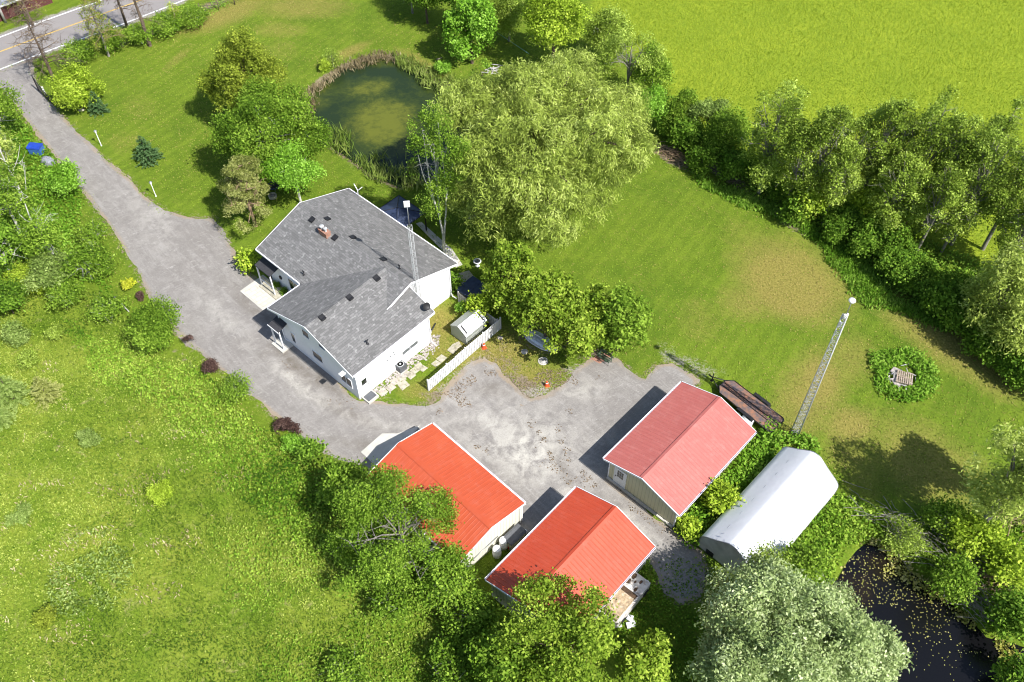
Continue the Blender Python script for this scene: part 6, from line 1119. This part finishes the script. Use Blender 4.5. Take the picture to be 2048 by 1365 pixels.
for bx, by, ty, lb in ((30, 800, 752, 'young dark pine left of its browner twin in the meadow'), (97, 795, 755, 'young brownish pine right of its greener twin in the meadow'), (5, 845, 812, 'young pine cut by the left edge of the meadow')): spruce('young_pine', lb, bx, by, ty, MGp, 'leaf_grey' if bx < 90 else 'leaf_pine', .5)
# bare trees by the road
def dead(label, bx, by, ty, sp, leafy=0, mat='bark_brown', nbr=26, group='gaunt roadside trees', lk='leaf_dead', low=.3):
    b = P(bx, by); h = min(((abs(PX(b+np.array([0, 0, z]))[1]-ty), z) for z in np.arange(1, 22, .1)))[1]; r = thing('bare_tree', label, 'tree', b, group); mb = MB()
    mb.tube([b, b+[.05, 0, h*.3], b+[-.05, .05, h*.65], b+[0, 0, h]], [h*.022, h*.017, h*.010, .02], 8, False); mb.build('trunk', mat, r); mb = MB(); pts = []
    for k in range(nbr):
        z = h*(low+(1-low)*((k+.5)/nbr)); a = k*2.4; l_ = sp*(1-.55*(z/h-low)/(1-low))*rng.uniform(.7, 1.15); p = b+np.array([0, 0, z]); n0 = len(mb.v); branch(mb, p, np.array([math.cos(a), math.sin(a), .18]), l_, .034+.010*l_, 2, 2, .10, 4); v = np.array(mb.v[n0:]); pts.append(v[::6])
    mb.build('branches', mat if not leafy else 'bark_tan', r); pts = np.concatenate(pts)-b
    n = int(len(pts)*(leafy or .25)); k = rng.integers(0, len(pts), n); c = pts[k]+rng.normal(size=(n, 3))*.16; me = leaf_mesh('crown', c, rng.normal(size=(n, 3))+[0, 0, .8], rng.uniform(.08, .2, n), rng.uniform(.05, .12, n), rng.uniform(0, 1, n)); link('crown', me, lk, r)
dead('tall bare brown tree beside the driveway entrance', 108, 160, 12, 2.6, nbr=34, low=.22)
dead('bare tree with thin crown at the far left across the road', 66, 52, -60, 2.0, leafy=.5, nbr=20, lk='leaf_gold'); dead('thinly leaved pale tree between bare roadside trees', 218, 113, -5, 1.9, leafy=1.6, mat='bark_grey', lk='leaf_gold', nbr=24, low=.3)
dead('bare dark trunk rising from the lawn beside the road', 300, 92, -90, 1.7, nbr=18); dead('bare dark trunk standing in the verge hedge', 257, 62, -80, 1.7, nbr=16)
dead('small leafless white stemmed tree in the verge', 358, 58, 5, .8, leafy=.8, mat='bark_white', nbr=10, low=.4, lk='leaf_lime')
VG = 'hedge bushes along the road verge'
for a, b, c, d, lb in ((115, 90, 195, 130, 'dark verge bush behind the gate tree'), (185, 60, 255, 100, 'verge bush below the thin pale tree'), (250, 48, 305, 88, 'verge bush between the bare trunks'), (300, 30, 370, 68, 'bright verge bush right of the bare trunks'), (355, 18, 420, 48, 'verge bush at the wire fence')): tree('birch', lb, a, b, c, d, 1.8, 'bush', 'bush', group=VG)
tree('lime', 'tiny bright bush on the far left pond rim', 636, 120, 662, 145, 1.2, 'bush', 'bush', over=dict(l=.14, w=.1, s=.1), **SB); tree('olive', 'thin sapling beside the tiny bush on the pond rim', 650, 100, 680, 140, 1.8, 'bush', 'bush')
tree('maple', 'bright green clump at the pond rim below the maple', 868, 120, 905, 150, 1.2, 'shrub', 'shrub', over=dict(l=.14, w=.1, s=.1), **SB)

# ------------------------------------------------------------------ separate pieces of one kind become parts of their own
def split_loose(o):
    me = o.data; n = len(me.vertices); co = np.zeros(n*3, np.float32); me.vertices.foreach_get('co', co); co = co.reshape(-1, 3); key = {}; par = list(range(n))
    def find(a):
        while par[a] != a: par[a] = par[par[a]]; a = par[a]
        return a
    for i, c_ in enumerate(np.round(co, 3)):
        t_ = tuple(c_)
        if t_ in key: par[find(i)] = find(key[t_])
        else: key[t_] = i
    for p in me.polygons:
        a = find(p.vertices[0])
        for v in p.vertices[1:]: par[find(v)] = a
    grp = {}
    for p in me.polygons: grp.setdefault(find(p.vertices[0]), []).append(p.index)
    if len(grp) < 2: return
    uvd = me.uv_layers[0].data; first = True
    for ids in grp.values():
        mb = MB(); 
        for i in ids:
            p = me.polygons[i]; mb.face([tuple(co[v]) for v in p.vertices], [tuple(uvd[l].uv) for l in p.loop_indices], p.use_smooth)
        m2 = mb.mesh(o.name.split('.')[0], (0, 0, 0)); m2.materials.append(me.materials[0])
        if first: o.data = m2; first = False
        else:
            c_ = bpy.data.objects.new(o.name.split('.')[0], m2); C.objects.link(c_); c_.parent = o.parent; c_.location = o.location
SPLIT = ('rake_trim', 'corner_trim', 'end_panel', 'rake_fascia', 'gutter', 'downspout', 'porch_post', 'wall_vent', 'vent_strip', 'flue_cowl', 'cover', 'bonnet_hole', 'seam', 'number_plate', 'wire', 'slab', 'antenna_box', 'seat', 'backrest', 'leg')
for o in list(C.objects):
    if o.type == 'MESH' and o.parent and o.name.split('.')[0] in SPLIT and len(o.data.vertices) < 4000: split_loose(o)
